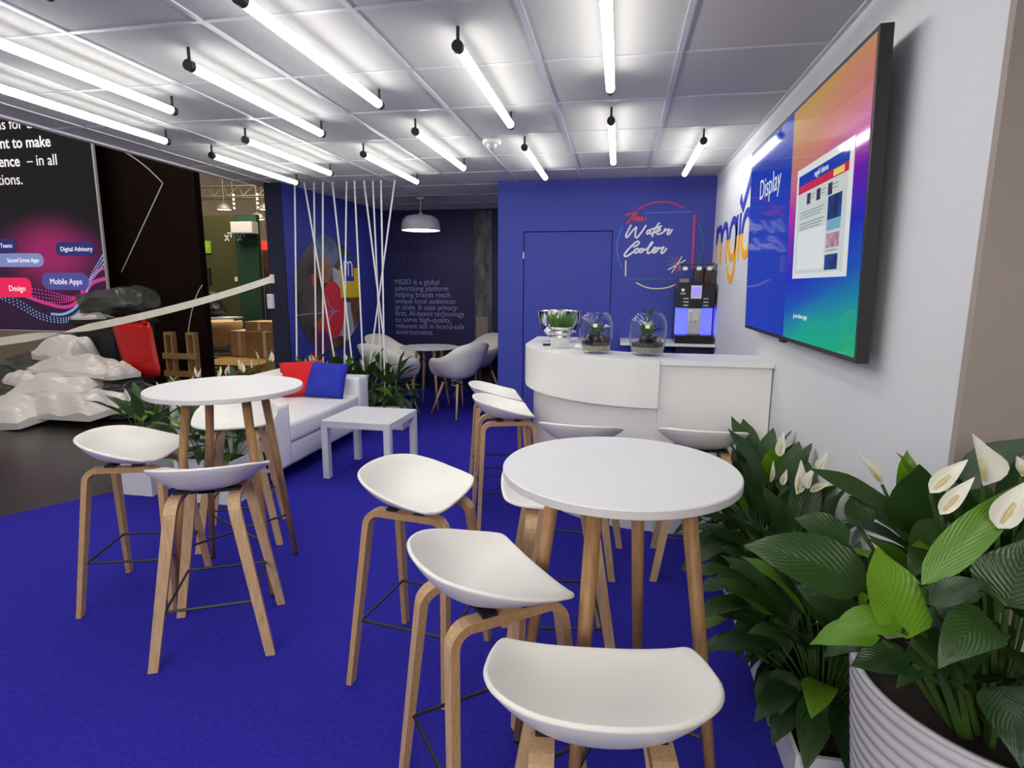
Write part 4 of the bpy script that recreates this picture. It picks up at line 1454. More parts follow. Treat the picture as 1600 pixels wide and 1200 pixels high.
FL = [  # neck, tip, width, sag, twist, material
    ((0.490, 1.14, 0.880), (0.262, 1.16, 0.937), 0.125, 0.030, -0.95, 'leaf'),
    ((0.500, 1.00, 0.865), (0.480, 1.10, 0.985), 0.125, -0.01, 0.0, 'bright_leaf'),
    ((0.520, 1.02, 0.955), (0.690, 1.05, 1.150), 0.064, 0.020, 0.75, 'bright_leaf'),
    ((0.640, 1.28, 0.930), (0.590, 1.22, 1.110), 0.125, 0.0, 0.5, 'leaf'),
    ((0.610, 1.30, 0.965), (0.397, 1.25, 1.081), 0.070, 0.012, -0.7, 'leaf'),
    ((0.616, 1.34, 0.945), (0.499, 1.30, 1.007), 0.055, 0.015, -0.6, 'leaf'),
    ((0.741, 1.38, 1.010), (0.860, 1.30, 1.160), 0.110, 0.02, 0.6, 'leaf'),
    ((0.490, 1.00, 0.880), (0.383, 1.02, 0.848), 0.070, 0.035, -0.4, 'bright_leaf'),
    ((0.610, 0.98, 0.920), (0.513, 0.93, 0.860), 0.085, 0.045, -0.5, 'leaf'),
    ((0.525, 1.00, 0.930), (0.600, 0.98, 0.986), 0.050, 0.02, 0.6, 'leaf'),
    ((0.480, 1.05, 0.830), (0.376, 1.08, 0.786), 0.065, 0.03, -0.5, 'bright_leaf'),
    ((0.657, 1.40, 0.985), (0.658, 1.42, 1.085), 0.062, 0.0, 0.2, 'bright_leaf'),
    ((0.625, 0.98, 0.950), (0.655, 1.00, 1.060), 0.120, 0.0, 0.2, 'leaf'),
    ((0.613, 0.95, 0.830), (0.600, 0.86, 0.760), 0.085, 0.04, 0.5, 'leaf'),
    ((0.480, 1.10, 0.785), (0.415, 1.12, 0.735), 0.060, 0.03, -0.4, 'leaf'),
    ((0.510, 1.30, 0.895), (0.415, 1.36, 0.926), 0.085, 0.02, -0.6, 'leaf'),
    ((0.551, 1.35, 0.915), (0.560, 1.42, 0.975), 0.070, 0.01, 0.0, 'leaf'),
    ((0.644, 1.20, 0.990), (0.563, 1.15, 0.900), 0.090, 0.03, -0.6, 'leaf'),
    ((0.729, 1.15, 0.950), (0.750, 1.10, 1.085), 0.110, 0.0, 0.4, 'leaf'),
    ((0.600, 1.05, 0.770), (0.650, 1.00, 0.890), 0.095, 0.0, 0.5, 'leaf'),
    ((0.534, 1.05, 0.790), (0.438, 1.05, 0.770), 0.075, 0.02, -0.5, 'leaf'),
    ((0.560, 1.12, 0.840), (0.640, 1.06, 0.930), 0.100, 0.0, 0.5, 'leaf'),
    ((0.560, 1.20, 0.840), (0.500, 1.14, 0.960), 0.110, 0.0, -0.3, 'leaf'),
    ((0.600, 1.22, 0.880), (0.660, 1.16, 1.010), 0.110, 0.0, 0.4, 'leaf'),
    ((0.680, 1.24, 0.900), (0.720, 1.18, 1.060), 0.115, 0.0, 0.3, 'leaf'),
    ((0.800, 1.22, 0.950), (0.880, 1.16, 1.110), 0.115, 0.0, 0.3, 'leaf'),
    ((0.740, 1.02, 0.820), (0.790, 0.94, 0.930), 0.115, 0.0, 0.4, 'leaf'),
    ((0.700, 1.06, 0.760), (0.720, 0.97, 0.840), 0.100, 0.02, 0.4, 'leaf'),
    ((0.520, 1.22, 0.760), (0.420, 1.24, 0.800), 0.085, 0.02, -0.6, 'leaf'),
    ((0.520, 1.30, 0.720), (0.430, 1.36, 0.760), 0.080, 0.02, -0.6, 'leaf'),
]
for nk, tp, wd, sg, tw, mm in FL:
    bx0 = (PX + (nk[0] - PX) * 0.35, PY + (nk[1] - PY) * 0.35, Z0)
    add_leaf(p6, bx0, nk, tp, wd, mm, sag=sg, twist=tw, sr=0.006, seg=10)
lily(p6, (PX, PY), Z0, 34, 0.36, 0.40, 0.24, 90, 0, width=0.42, lim=(0.45, 1.5, 0.93, 1.56), qmax=0.66)
lily(p6, (PX - 0.02, PY - 0.03), Z0, 26, 0.42, 0.26, 0.19, 97, 0, width=0.46, lim=(0.50, 1.5, 0.98, 1.56), qmax=0.55)
for sp, tp, wd, fc in (((0.565, 1.12, 1.085), (0.618, 1.12, 1.151), 0.034, 0.9), ((0.565, 1.08, 1.060), (0.610, 1.08, 1.131), 0.030, 0.9), ((0.665, 1.15, 1.095), (0.635, 1.15, 1.192), 0.062, 0.15),
                       ((0.620, 1.02, 1.065), (0.652, 1.02, 1.148), 0.046, 0.9), ((0.597, 1.38, 1.013), (0.533, 1.38, 1.086), 0.026, 0.6), ((0.671, 1.15, 1.001), (0.693, 1.15, 1.032), 0.024, 0.9), ((0.693, 1.10, 1.131), (0.680, 1.10, 1.167), 0.026, 0.6)):
    add_flower(p6, (PX + (sp[0] - PX) * 0.3, PY + (sp[1] - PY) * 0.3, Z0), sp, tp, wd, fc, sr=0.0045)

# ------------------------------------------------------------------ cords from planter to ceiling
XT = [-3.256, -3.16, -3.059, -2.95, -2.855, -2.709, -2.614, -2.519, -2.431, -2.336, -2.197]
XB = [-3.335, -2.85, -3.175, -3.04, -2.685, -2.86, -2.565, -2.29, -2.42, -2.345, -2.60]
NUM = ['first white rope, nearest the wall end, hanging straight', 'second white rope along the ceiling, crossing far to the door side', 'third white rope along the ceiling, nearly upright over the sofa back',
       'fourth white rope along the ceiling, exactly upright', 'fifth white rope along the ceiling, slanting down towards the door side', 'sixth white rope along the ceiling, slanting back across the fifth',
       'seventh white rope along the ceiling, leaning slightly', 'eighth white rope along the ceiling, slanting across the last three', 'ninth white rope along the ceiling, upright in the crossing bundle',
       'tenth white rope along the ceiling, upright beside the crossing', 'last white rope along the ceiling, slanting back across four others']
for k in range(11):
    t = thing('hanging_rope', NUM[k], 'rope', (XT[k], 5.57 + 0.012 * (k % 3) , CEIL - 0.004), 0, 'white ropes between planter and ceiling')
    dx = XB[k] - XT[k]
    dy = -0.05 + 0.045 * (k % 3)
    bm = bmesh.new(); tube(bm, [(0, 0, 0), (dx, dy, -(CEIL - 0.004) + 0.212)], 0.0085, 7); obj('strand', bm, M['white_cord'], t)
    bm = bmesh.new(); lathe(bm, [(0, 0), (0.014, 0), (0.012, -0.012), (0, -0.014)], 10); obj('ceiling_eye', bm, M['runner'], t)

# ------------------------------------------------------------------ things on the counter
CT = 1.0405
t = thing('champagne_bowl', 'large polished steel bowl behind the herb bucket on the counter', 'bowl', (-0.44, 4.33, CT))
bm = bmesh.new()
lathe(bm, [(0, 0), (0.075, 0), (0.078, 0.006), (0.03, 0.014), (0.028, 0.03), (0.085, 0.05), (0.13, 0.095), (0.152, 0.155), (0.160, 0.225), (0.168, 0.232), (0.168, 0.236), (0.157, 0.230), (0.148, 0.157), (0.125, 0.10), (0.08, 0.057), (0, 0.045)], 48)
obj('bowl', bm, M['chrome'], t, True)
t = thing('herb_bucket', 'small zinc bucket filled with green herbs on the counter', 'plant', (-0.385, 3.90, CT), R(20))
bm = bmesh.new()
prof = [(0, 0), (0.062, 0), (0.064, 0.004), (0.071, 0.07), (0.0745, 0.073), (0.0715, 0.077), (0.075, 0.10), (0.0785, 0.103), (0.0755, 0.107), (0.079, 0.135), (0.083, 0.138), (0.083, 0.142), (0.077, 0.140), (0.074, 0.11), (0, 0.11)]
lathe(bm, prof, 36); obj('bucket', bm, M['zinc'], t, True)
for s in (-1, 1):
    bm = bmesh.new(); tube(bm, [(s * 0.076, 0.018, 0.12), (s * 0.098, 0.016, 0.112), (s * 0.106, 0, 0.104), (s * 0.098, -0.016, 0.112), (s * 0.076, -0.018, 0.12)], 0.0035, 6); obj('ear', bm, M['zinc'], t)
bm = bmesh.new(); lathe(bm, [(0, 0.125), (0.072, 0.12)], 20); obj('soil', bm, M['soil'], t)
bm = bmesh.new()
bm.loops.layers.uv.new('UVMap')
r = random.Random(3)
for k in range(280):
    a, rr = r.uniform(0, 6.28), 0.068 * math.sqrt(r.random())
    b = Vector((rr * math.cos(a), rr * math.sin(a), 0.12))
    o_ = r.uniform(0.2, 1.0)
    tp = b + Vector((math.cos(a) * 0.06 * o_ + r.uniform(-.02, .02), math.sin(a) * 0.06 * o_ + r.uniform(-.02, .02), r.uniform(0.06, 0.145)))
    md = (b + tp) / 2 + Vector((0, 0, 0.012))
    sd = Vector((-math.sin(a + k), math.cos(a + k), 0)) * 0.0021
    v = [bm.verts.new(p) for p in (b - sd, b + sd, md + sd * 1.4, md - sd * 1.4, tp)]
    bm.faces.new((v[0], v[1], v[2], v[3])); bm.faces.new((v[3], v[2], v[4]))
o = obj('herb_sprigs', bm, M['herb'], t); o['kind'] = 'stuff'

t = thing('steel_tin', 'small square steel tin beside the herb bucket', 'tin', (-0.245, 4.02, CT), R(12))
bm = bmesh.new(); box(bm, -0.03, 0.03, -0.025, 0.025, 0, 0.055, bev=0.003); obj('body', bm, M['zinc'], t)
bm = bmesh.new(); box(bm, -0.032, 0.032, -0.027, 0.027, 0.0555, 0.064, bev=0.003); obj('lid', bm, M['chrome'], t)
t = thing('paper_napkin', 'crumpled white paper napkin on the counter beside the herb bucket', 'napkin', (-0.235, 3.83, CT))
bm = bmesh.new()
bmesh.ops.create_icosphere(bm, subdivisions=3, radius=0.03)
r = random.Random(9)
for v in bm.verts:
    n_ = 1 + r.uniform(-0.22, 0.22)
    v.co = Vector((v.co.x * 1.5 * n_, v.co.y * 1.1 * n_, max(-0.018, v.co.z * 0.62 * n_) + 0.019))
obj('crumpled_sheet', bm, M['p_white'], t)
t = thing('bottle_opener', 'small black bottle opener lying by the champagne bowl', 'opener', (-0.47, 4.02, CT), R(30))
bm = bmesh.new(); box(bm, -0.05, 0.03, -0.012, 0.012, 0, 0.014, bev=0.004); obj('handle', bm, M['black_gloss'], t)
bm = bmesh.new(); tube(bm, [(0.03 + 0.016 * (1 - math.cos(a_)), 0.016 * math.sin(a_), 0.007) for a_ in [k * math.pi / 6 for k in range(13)]], 0.003, 6); obj('ring', bm, M['chrome'], t)


def terrarium(loc, label, rad, h, seed, bright):
    t = thing('glass_terrarium', label, 'terrarium', loc, 0, 'glass terrariums on the counter')
    bm = bmesh.new()
    prof = [(0, 0.0), (rad * 0.66, 0.0), (rad * 0.80, 0.010), (rad * 0.92, h * 0.22), (rad, h * 0.50), (rad * 0.97, h * 0.78), (rad * 0.84, h * 0.93), (rad * 0.70, h * 0.985), (rad * 0.66, h),
            (rad * 0.645, h), (rad * 0.68, h * 0.978), (rad * 0.82, h * 0.92), (rad * 0.945, h * 0.775), (rad * 0.975, h * 0.5), (rad * 0.895, h * 0.22), (rad * 0.77, 0.018), (0, 0.012)]
    lathe(bm, prof, 40); obj('glass_jar', bm, M['glass'], t, True)
    q = 0.955
    def lay(name, z0, z1, r0, r1, m, bump_):
        bm = bmesh.new()
        lathe(bm, [(0, z0), (r0 * q, z0), (r1 * q, z1), (r1 * 0.6, z1 + bump_), (0, z1 + bump_ * 1.3)], 28)
        rr = random.Random(seed)
        for v in bm.verts:
            if v.co.z > z1 - 0.001:
                v.co.z += rr.uniform(-0.004, 0.006)
        obj(name, bm, m, t, False)
    lay('gravel_layer', 0.019, 0.052, rad * 0.76, rad * 0.86, M['sand'], 0.0)
    lay('soil_layer', 0.0525, 0.072, rad * 0.86, rad * 0.89, M['soil'], 0.004)
    r = random.Random(seed)
    for k in range(11):
        a, rr = r.uniform(0, 6.28), rad * r.uniform(0.2, 0.66)
        bm = bmesh.new(); bmesh.ops.create_icosphere(bm, subdivisions=1, radius=0.021)
        for v in bm.verts:
            v.co *= r.uniform(0.75, 1.2)
        obj('bark_chip', bm, M['bark'] if k % 4 else M['sand'], t, loc=(rr * math.cos(a), rr * math.sin(a), 0.088 + r.uniform(-.004, .010)), rot=(r.uniform(0, 3), r.uniform(0, 3), 0))
    for k in range(18):
        a = k * 2.4 + r.uniform(-.3, .3)
        o_ = rad * r.uniform(0.12, 0.45)
        zz = r.uniform(0.10, h * 0.62)
        b = (0.012 * math.cos(a), 0.012 * math.sin(a), 0.08)
        nk = (o_ * math.cos(a) * 0.5, o_ * math.sin(a) * 0.5, zz)
        tp = (rad * 0.78 * math.cos(a) * r.uniform(0.5, 1), rad * 0.78 * math.sin(a) * r.uniform(0.5, 1), zz + r.uniform(-0.01, 0.055))
        add_leaf(t, b, nk, tp, 0.050 * r.uniform(0.8, 1.3), 'herb' if r.random() < 0.6 else 'leaf', sag=0.012, seg=5, sr=0.002)
    if bright:
        for k in range(4):
            a = k * 1.6 + 0.4
            add_flower(t, (0, 0, 0.09), (0.015 * math.cos(a), 0.015 * math.sin(a), h * 0.66), (0.05 * math.cos(a), 0.05 * math.sin(a), h * (0.76 + 0.03 * k)), 0.026, 0.3, sr=0.002)
        for k in range(5):
            a = k * 1.3
            add_leaf(t, (0, 0, 0.09), (0.02 * math.cos(a), 0.02 * math.sin(a), h * 0.93), (0.055 * math.cos(a), 0.055 * math.sin(a), h * 1.12), 0.022, 'leaf', sag=0.01, seg=5, sr=0.002)
    else:
        add_flower(t, (0, 0, 0.09), (0.045, -0.02, h * 0.62), (0.085, -0.03, h * 0.66), 0.032, 0.3, sr=0.002)
    return t


terrarium((-0.137, 3.64, CT), 'glass jar terrarium with sparse green plant, next to the herb bucket', 0.106, 0.252, 11, False)
terrarium((0.176, 3.60, CT), 'glass jar terrarium with pale flowers rising out of its top, nearer the coffee machine', 0.113, 0.255, 23, True)

# ------------------------------------------------------------------ hall beyond the stand
bm = bmesh.new(); box(bm, -16, -3.0, 19.0, 19.1, 0, 7.0); struct('wall_hall', bm, M['hall_beige'])
bm = bmesh.new(); box(bm, -16, 6, -5, 20, 7.0, 7.1); struct('ceiling_hall', bm, M['hall_black'])

# backlit poster wall
t = thing('poster_wall', 'tall black backlit poster with white words and pink waves beyond the open edge', 'poster', (0, 0, 0))
YP = 7.0
M['poster'] = ramp_mat('black_pink_poster', [(0.0, srgb(52, 24, 62)), (0.22, srgb(64, 24, 66)), (0.40, srgb(60, 22, 72)), (0.50, srgb(26, 14, 34)), (0.60, srgb(10, 10, 13)), (1.0, srgb(16, 18, 22))], vec=(0.05, 0, 1), lo=0.35, hi=3.4, noise=0.9, nscale=1.3, rough=0.5, estr=0.28, glow=((-7.90, 7.0, 1.85), 1.05, srgb(176, 38, 116)))
bm = bmesh.new(); box(bm, -10.2, -7.02, YP, YP + 0.02, 0.78, 4.3); panel = obj('printed_panel', bm, M['poster'], t)
bm = bmesh.new(); box(bm, -7.02, -6.995, YP - 0.012, YP + 0.02, 0.70, 4.3); obj('frame_edge', bm, M['edge_grey'], t)
bm = bmesh.new(); box(bm, -10.2, -7.42, YP - 0.5, YP - 0.02, 0, 0.775, bev=0.01); obj('plinth', bm, M['plinth'], t)
def ptext(name, body, x, z, size, bold=0.0, parent=t, m='b_white', sx=0.92, d=0.004, align='LEFT'):
    return text(name, body, size, M[m], parent, (x, YP - d, z), (R(90), 0, 0), align, bold, 0.001, sx)


ptext('poster_line', 'solutions for those', -7.60, 3.53, 0.205, align='RIGHT')
ptext('poster_line', 'who want to make', -7.66, 3.285, 0.205, 0.003, align='RIGHT')
o = ptext('poster_line', '– in all', -7.585, 3.045, 0.205, align='RIGHT')
ptext('poster_line', 'a difference', -8.20, 3.045, 0.205, 0.003, align='RIGHT')
ptext('poster_line', 'directions.', -8.19, 2.805, 0.205, align='RIGHT')


def pill(name, x0, x1, z0, z1, m, d=0.006, rad=None):
    r_ = (z1 - z0) / 2 if rad is None else rad
    pts = []
    for cx, cz, a in ((x1 - r_, z0 + r_, -90), (x1 - r_, z1 - r_, 0), (x0 + r_, z1 - r_, 90), (x0 + r_, z0 + r_, 180)):
        pts += [(cx + r_ * math.cos(R(a + 15 * k)), cz + r_ * math.sin(R(a + 15 * k))) for k in range(7)]
    bm = bmesh.new()
    f = [bm.verts.new((x, YP - d, z)) for x, z in pts]
    b = [bm.verts.new((x, YP - d + 0.005, z)) for x, z in pts]
    bm.faces.new(f)
    n = len(pts)
    for i in range(n):
        bm.faces.new((f[i], b[i], b[(i + 1) % n], f[(i + 1) % n]))
    bmesh.ops.recalc_face_normals(bm, faces=bm.faces)
    return obj(name, bm, M[m], t)


b = pill('word_button', -7.79, -7.155, 1.835, 2.02, 'b_navy'); ptext('button_lettering', 'Digital Advisory', -7.71, 1.895, 0.088, 0.0, b, d=0.008)
b = pill('word_button', -8.85, -8.015, 1.68, 1.87, 'b_steel'); ptext('button_lettering', 'Second Screen Apps', -8.63, 1.745, 0.088, 0.0, b, d=0.008, sx=0.74)
b = pill('word_button', -8.85, -8.44, 1.89, 2.07, 'b_navy'); ptext('button_lettering', 'Tech Teams', -8.51, 1.95, 0.085, 0.0, b, d=0.008, align='RIGHT')
b = pill('word_button', -8.085, -7.30, 1.36, 1.60, 'b_indigo'); ptext('button_lettering', 'Mobile Apps', -7.95, 1.44, 0.115, 0.0, b, d=0.008)
b = pill('word_button', -9.1, -8.28, 1.25, 1.53, 'b_red', rad=0.10); ptext('button_lettering', 'Design', -8.67, 1.34, 0.115, 0.0, b, d=0.008)


def pf(u, v, d):
    return (u, YP - d, v)


for m_, pts, wd in (('b_pink', [(-8.40, 1.27), (-8.1, 1.18), (-7.8, 1.12), (-7.6, 1.16), (-7.42, 1.30), (-7.25, 1.46), (-7.04, 1.52)], 0.05), ('b_ice', [(-8.0, 1.02), (-7.8, 1.02), (-7.6, 1.10), (-7.45, 1.24), (-7.30, 1.29), (-7.1, 1.27)], 0.035),
                    ('b_pink', [(-7.45, 1.34), (-7.3, 1.50), (-7.15, 1.62), (-7.04, 1.66)], 0.035)):
    bm = bmesh.new()
    ribbon(bm, [tuple(p)[:2] for p in catmull([(a, b_, 0) for a, b_ in pts], 6)], wd, 0.003, pf)
    obj('printed_wave', bm, M[m_], t)
bm = bmesh.new()
bm2 = bmesh.new()


def dots(bm, pts, n, r_, mi=0):
    P_ = catmull([(a, b_, 0) for a, b_ in pts], max(2, n // (len(pts) - 1)))
    for p in P_:
        vs = [bm.verts.new((p.x + r_ * math.cos(R(60 * k)), YP - 0.0045, p.y + r_ * math.sin(R(60 * k)))) for k in range(6)]
        bm.faces.new(vs)


for k in range(3):
    dots(bm, [(-8.85, 1.30 - 0.03 * k), (-8.5, 1.19 - 0.05 * k), (-8.2, 1.03 - 0.04 * k), (-7.85, 0.96 - 0.03 * k), (-7.6, 1.02 - 0.02 * k), (-7.42, 1.2), (-7.3, 1.44 + 0.03 * k), (-7.15, 1.60 + 0.05 * k), (-7.03, 1.72 + 0.06 * k)], 48, 0.013)
o = obj('printed_dots', bm, M['b_ice'], t); o['kind'] = 'stuff'
for k in range(4):
    dots(bm2, [(-8.3, 1.38 - 0.05 * k), (-8.0, 1.34 - 0.05 * k), (-7.75, 1.28 - 0.03 * k), (-7.55, 1.27 - 0.01 * k), (-7.42, 1.33)], 24, 0.014)
o = obj('printed_dots', bm2, M['b_pink'], t); o['kind'] = 'stuff'

# dark brown wall with a line drawing
t = thing('brown_wall', 'dark brown exhibition wall with a thin pale line drawing', 'exhibition wall', (0, 0, 0))
YB2 = 7.4
bm = bmesh.new(); box(bm, -8.2, -5.84, YB2, YB2 + 0.12, 0, 4.3); obj('wall_panel', bm, M['brown_wall'], t)


def bf(u, v, d):
    return (u, YB2 - d, v)


for pts in ([(-7.14, 3.35), (-6.95, 3.30), (-6.72, 3.17), (-6.52, 3.02), (-6.33, 2.84)], [(-6.33, 2.84), (-7.15, 1.62)], [(-5.842, 1.44), (-5.92, 1.34), (-6.02, 1.14), (-6.10, 0.90), (-6.15, 0.70)]):
    bm = bmesh.new()
    ribbon(bm, [tuple(p)[:2] for p in catmull([(a, b_, 0) for a, b_ in pts], 6)] if len(pts) > 2 else pts, 0.016, 0.003, bf)
    obj('drawn_line', bm, M['edge_grey'], t)

# ---------------- heap of film bags
rb_ = random.Random(21)


def blob(name, label, cat, loc, size, m, seed, rough=0.25, group=None, rz=0.0, sharp=False):
    """crumpled film bag lying on what is below it"""
    bm = bmesh.new()
    bmesh.ops.create_icosphere(bm, subdivisions=5, radius=1.0)
    r = random.Random(seed)
    ax = [Vector((r.uniform(-1, 1), r.uniform(-1, 1), r.uniform(-1, 1))).normalized() for _ in range(9)]
    off = [r.uniform(0.62, 0.95) for _ in range(9)]
    sh = Vector((seed * 3.7, seed * 1.3, seed * 0.7))
    for v in bm.verts:
        d = v.co.normalized()
        d2 = Vector((math.copysign(abs(d.x) ** 0.75, d.x), math.copysign(abs(d.y) ** 0.75, d.y), math.copysign(abs(d.z) ** 0.8, d.z)))
        rr = 1.0
        for a_, o_ in zip(ax, off):              # flat facets: film stretched over what is inside
            q = d.dot(a_)
            if q > 0.05:
                rr = min(rr, o_ / q)
        q1 = noise.voronoi(d * 1.6 + sh)[0]
        q2 = noise.voronoi(d * 4.2 + sh)[0]
        ridge = 0.75 * (q1[1] - q1[0]) + 0.10 * (q2[1] - q2[0])
        v.co = d2 * rr * (1.0 - rough * ridge + rough * 0.18)
        v.co.x *= size[0]; v.co.y *= size[1]; v.co.z *= size[2]
    lo = min(v.co.z for v in bm.verts)
    for v in bm.verts:
        v.co.z = max(v.co.z - lo, 0.06 * size[2]) - 0.06 * size[2]
    o = obj(name, bm, m, None, False, loc, (0, 0, rz))
    for p in o.data.polygons:
        p.use_smooth = True
    o['label'] = label
    o['category'] = cat
    if group:
        o['group'] = group
    return o


def film(name, label, loc, size, m, seed, rz=0.0, group='packing film heap'):
    """folded film bundle: a creased upper sheet with straight cut corners over a flat underside"""
    r = random.Random(seed)
    nx, ny = 30, 20
    cr = []
    for _ in range(7):
        a_ = r.uniform(0, math.pi)
        cr.append((math.cos(a_), math.sin(a_), r.uniform(0.6, 1.7), r.uniform(0, 1), r.uniform(0.08, 0.24)))
    cj = [[r.uniform(-0.28, 0.22) for _ in range(2)] for _ in range(4)]
    bm = bmesh.new()
    top, bot = {}, {}
    for i in range(nx + 1):
        for j in range(ny + 1):
            u, v = 2 * i / nx - 1, 2 * j / ny - 1
            wq = ((1 - u) * (1 - v) / 4, (1 + u) * (1 - v) / 4, (1 + u) * (1 + v) / 4, (1 - u) * (1 + v) / 4)
            x = u + sum(q * c_[0] for q, c_ in zip(wq, cj)); y = v + sum(q * c_[1] for q, c_ in zip(wq, cj))
            h = 0.0
            for cx, cy, f, ph, am in cr:
                t_ = (cx * u + cy * v) * f + ph
                h += am * abs((t_ % 1.0) - 0.5) * 2
            e = min(1.0, 3.5 * min(1 - abs(u), 1 - abs(v)))
            body = (1 - abs(u) ** 5) * (1 - abs(v) ** 4)
            z = 0.18 + 0.50 * body + (h - 0.40) * (0.30 + 0.30 * e)
            X_ = x + 0.10 * (h - 0.4); Y_ = y
            z = max(z, 0.05)
            top[i, j] = bm.verts.new((X_ * size[0], Y_ * size[1], z * size[2] * 1.5))
            if i in (0, nx) or j in (0, ny):
                bot[i, j] = bm.verts.new((X_ * size[0] * 0.97, Y_ * size[1] * 0.97, 0.0))
    for i in range(nx):
        for j in range(ny):
            bm.faces.new((top[i, j], top[i + 1, j], top[i + 1, j + 1], top[i, j + 1]))
    ring = [(i, 0) for i in range(nx)] + [(nx, j) for j in range(ny)] + [(i, ny) for i in range(nx, 0, -1)] + [(0, j) for j in range(ny, 0, -1)]
    for a_, b_ in zip(ring, ring[1:] + ring[:1]):
        bm.faces.new((bot[a_], bot[b_], top[b_], top[a_]))
    bm.faces.new([bot[q] for q in ring][::-1])
    o = obj(name, bm, m, None, False, loc, (r.uniform(-0.08, 0.12), r.uniform(-0.10, 0.10), rz))
    return tag(o, label, 'film bundle', group)


HEAP = [
    ('packing_bag', 'dark grey film bag at the bottom of the heap, under all the white film', (-7.05, 5.45, 0.0), (0.80, 0.40, 0.26), 'grey_bag', 1),
    ('packing_bag', 'dark grey film bag in the heap against the black bin', (-5.80, 5.55, 0.0), (0.50, 0.36, 0.25), 'grey_bag', 2),
    ('packing_bag', 'dark grey film bag spilling out low in front of the black bin', (-5.36, 5.38, 0.0), (0.36, 0.28, 0.13), 'grey_bag', 3),
    ('packing_bag', 'dark grey film bag high in the heap before the plinth', (-6.55, 5.75, 0.0), (0.70, 0.36, 0.32), 'grey_bag', 4),
    ('film_bundle', 'white film bundle crowning the heap, just under the tape', (-6.30, 5.65, 0.56), (0.24, 0.20, 0.22), 'white_bag', 5),
    ('film_bundle', 'white film bundle folded flat near the top of the heap, beside the bin', (-5.88, 5.45, 0.46), (0.36, 0.22, 0.16), 'white_bag', 6),
    ('film_bundle', 'white film bundle in the middle of the heap with a knotted end', (-5.92, 5.22, 0.29), (0.36, 0.24, 0.17), 'white_bag', 7),
    ('film_bundle', 'white film bundle low in the heap, its corner pointing to the planter', (-5.62, 5.06, 0.10), (0.42, 0.26, 0.19), 'white_bag', 8),
    ('film_bundle', 'white film bundle spread widest along the front of the heap', (-6.30, 4.92, 0.0), (0.55, 0.26, 0.24), 'white_bag', 9),
    ('film_bundle', 'white film bundle trailing off the front of the heap towards the picture edge', (-6.95, 4.95, 0.0), (0.50, 0.26, 0.20), 'white_bag', 14),
    ('film_bundle', 'small shiny white film bundle jammed between the heap and the bin', (-5.50, 5.52, 0.40), (0.15, 0.14, 0.15), 'white_bag', 10),
    ('film_bundle', 'small white film bundle twisted into a bow on the front of the heap', (-6.30, 5.12, 0.38), (0.18, 0.12, 0.12), 'white_bag', 11),
]
for nm, lab, loc, sz, mm, sd in HEAP:
    if nm == 'film_bundle':
        film(nm, lab, loc, sz, M[mm], sd, rb_.uniform(-0.35, 0.35))
        continue
    blob(nm, lab, 'bag' if nm == 'packing_bag' else 'film bundle', loc, sz, M[mm], sd, 0.62 if mm == 'white_bag' else 0.45, 'packing film heap', rz=rb_.uniform(-0.3, 0.3))

# ---------------- wheeled bin with the red lid hanging open
t = thing('wheeled_bin', 'black wheeled bin with its red lid hanging open, film bag on top', 'bin', (-6.06, 6.12, 0))
bm = bmesh.new()
lo = [(-0.21, -0.25), (0.20, -0.25), (0.20, 0.25), (-0.21, 0.25)]
hi = [(-0.29, -0.32), (0.25, -0.32), (0.25, 0.32), (-0.29, 0.32)]
a = [bm.verts.new((x, y, 0.06)) for x, y in lo]
b2 = [bm.verts.new((x, y, 1.0)) for x, y in hi]
bm.faces.new(a[::-1]); bm.faces.new(b2)
for i in range(4):
    bm.faces.new((a[i], a[(i + 1) % 4], b2[(i + 1) % 4], b2[i]))
box(bm, -0.31, 0.27, -0.345, 0.345, 0.985, 1.03)
obj('body', bm, M['bin_black'], t)
bm = bmesh.new()
tube(bm, [(0.20, -0.33, 1.02), (0.24, -0.36, 1.052), (0.84, -0.36, 1.052), (0.86, -0.30, 1.02)], 0.016, 8); obj('handle_bar', bm, M['bin_black'], t)
for yy in (-0.27, 0.27):
    bm = bmesh.new(); tube(bm, [(0.22, yy - 0.03, 0.10), (0.22, yy + 0.03, 0.10)], 0.10, 18); obj('wheel', bm, M['bin_black'], t)
# the lid swings down on its hinges and hangs beside the body
bm = bmesh.new()
rows = []
for i in range(9):
    s = i / 8
    z = 1.02 - 0.60 * s
    x = 0.56 + 0.15 * s
    wd = (0.27 - 0.03 * s) * (1 - 0.10 * (abs(2 * s - 1) ** 10))
    row = []
    for j in range(9):
        u = j / 8 * 2 - 1
        dome = 0.05 * (1 - u ** 4) * (1 - (2 * s - 1) ** 4)
        row.append(bm.verts.new((x + u * wd * 0.98, -0.36 - 0.05 * s - dome - 0.02 * (abs(u) > 0.9), z - 0.03 * (s > 0.9) * (1 - u * u))))
    rows.append(row)
for a_, b_ in zip(rows, rows[1:]):
    for j in range(8):
        bm.faces.new((a_[j], b_[j], b_[j + 1], a_[j + 1]))
bmesh.ops.recalc_face_normals(bm, faces=bm.faces)
lid = obj('lid', bm, M['red_plastic'], t, True); add_solid(lid, 0.012)
for xx in (0.38, 0.74):
    bm = bmesh.new(); box(bm, xx - 0.03, xx + 0.03, -0.385, -0.335, 1.0, 1.075, bev=0.008); obj('hinge', bm, M['red_plastic'], lid)
bm = bmesh.new(); tube(bm, [(0.52, -0.475, 0.60), (0.62, -0.487, 0.585), (0.72, -0.487, 0.585), (0.80, -0.475, 0.60)], 0.008, 8); obj('lid_grip', bm, M['red_plastic'], lid, True)
blob('packing_bag', 'dark grey film bag piled on top of the black bin', 'bag', (-6.02, 6.10, 1.031), (0.48, 0.34, 0.22), M['grey_bag'], 31, 0.25, 'packing film heap')
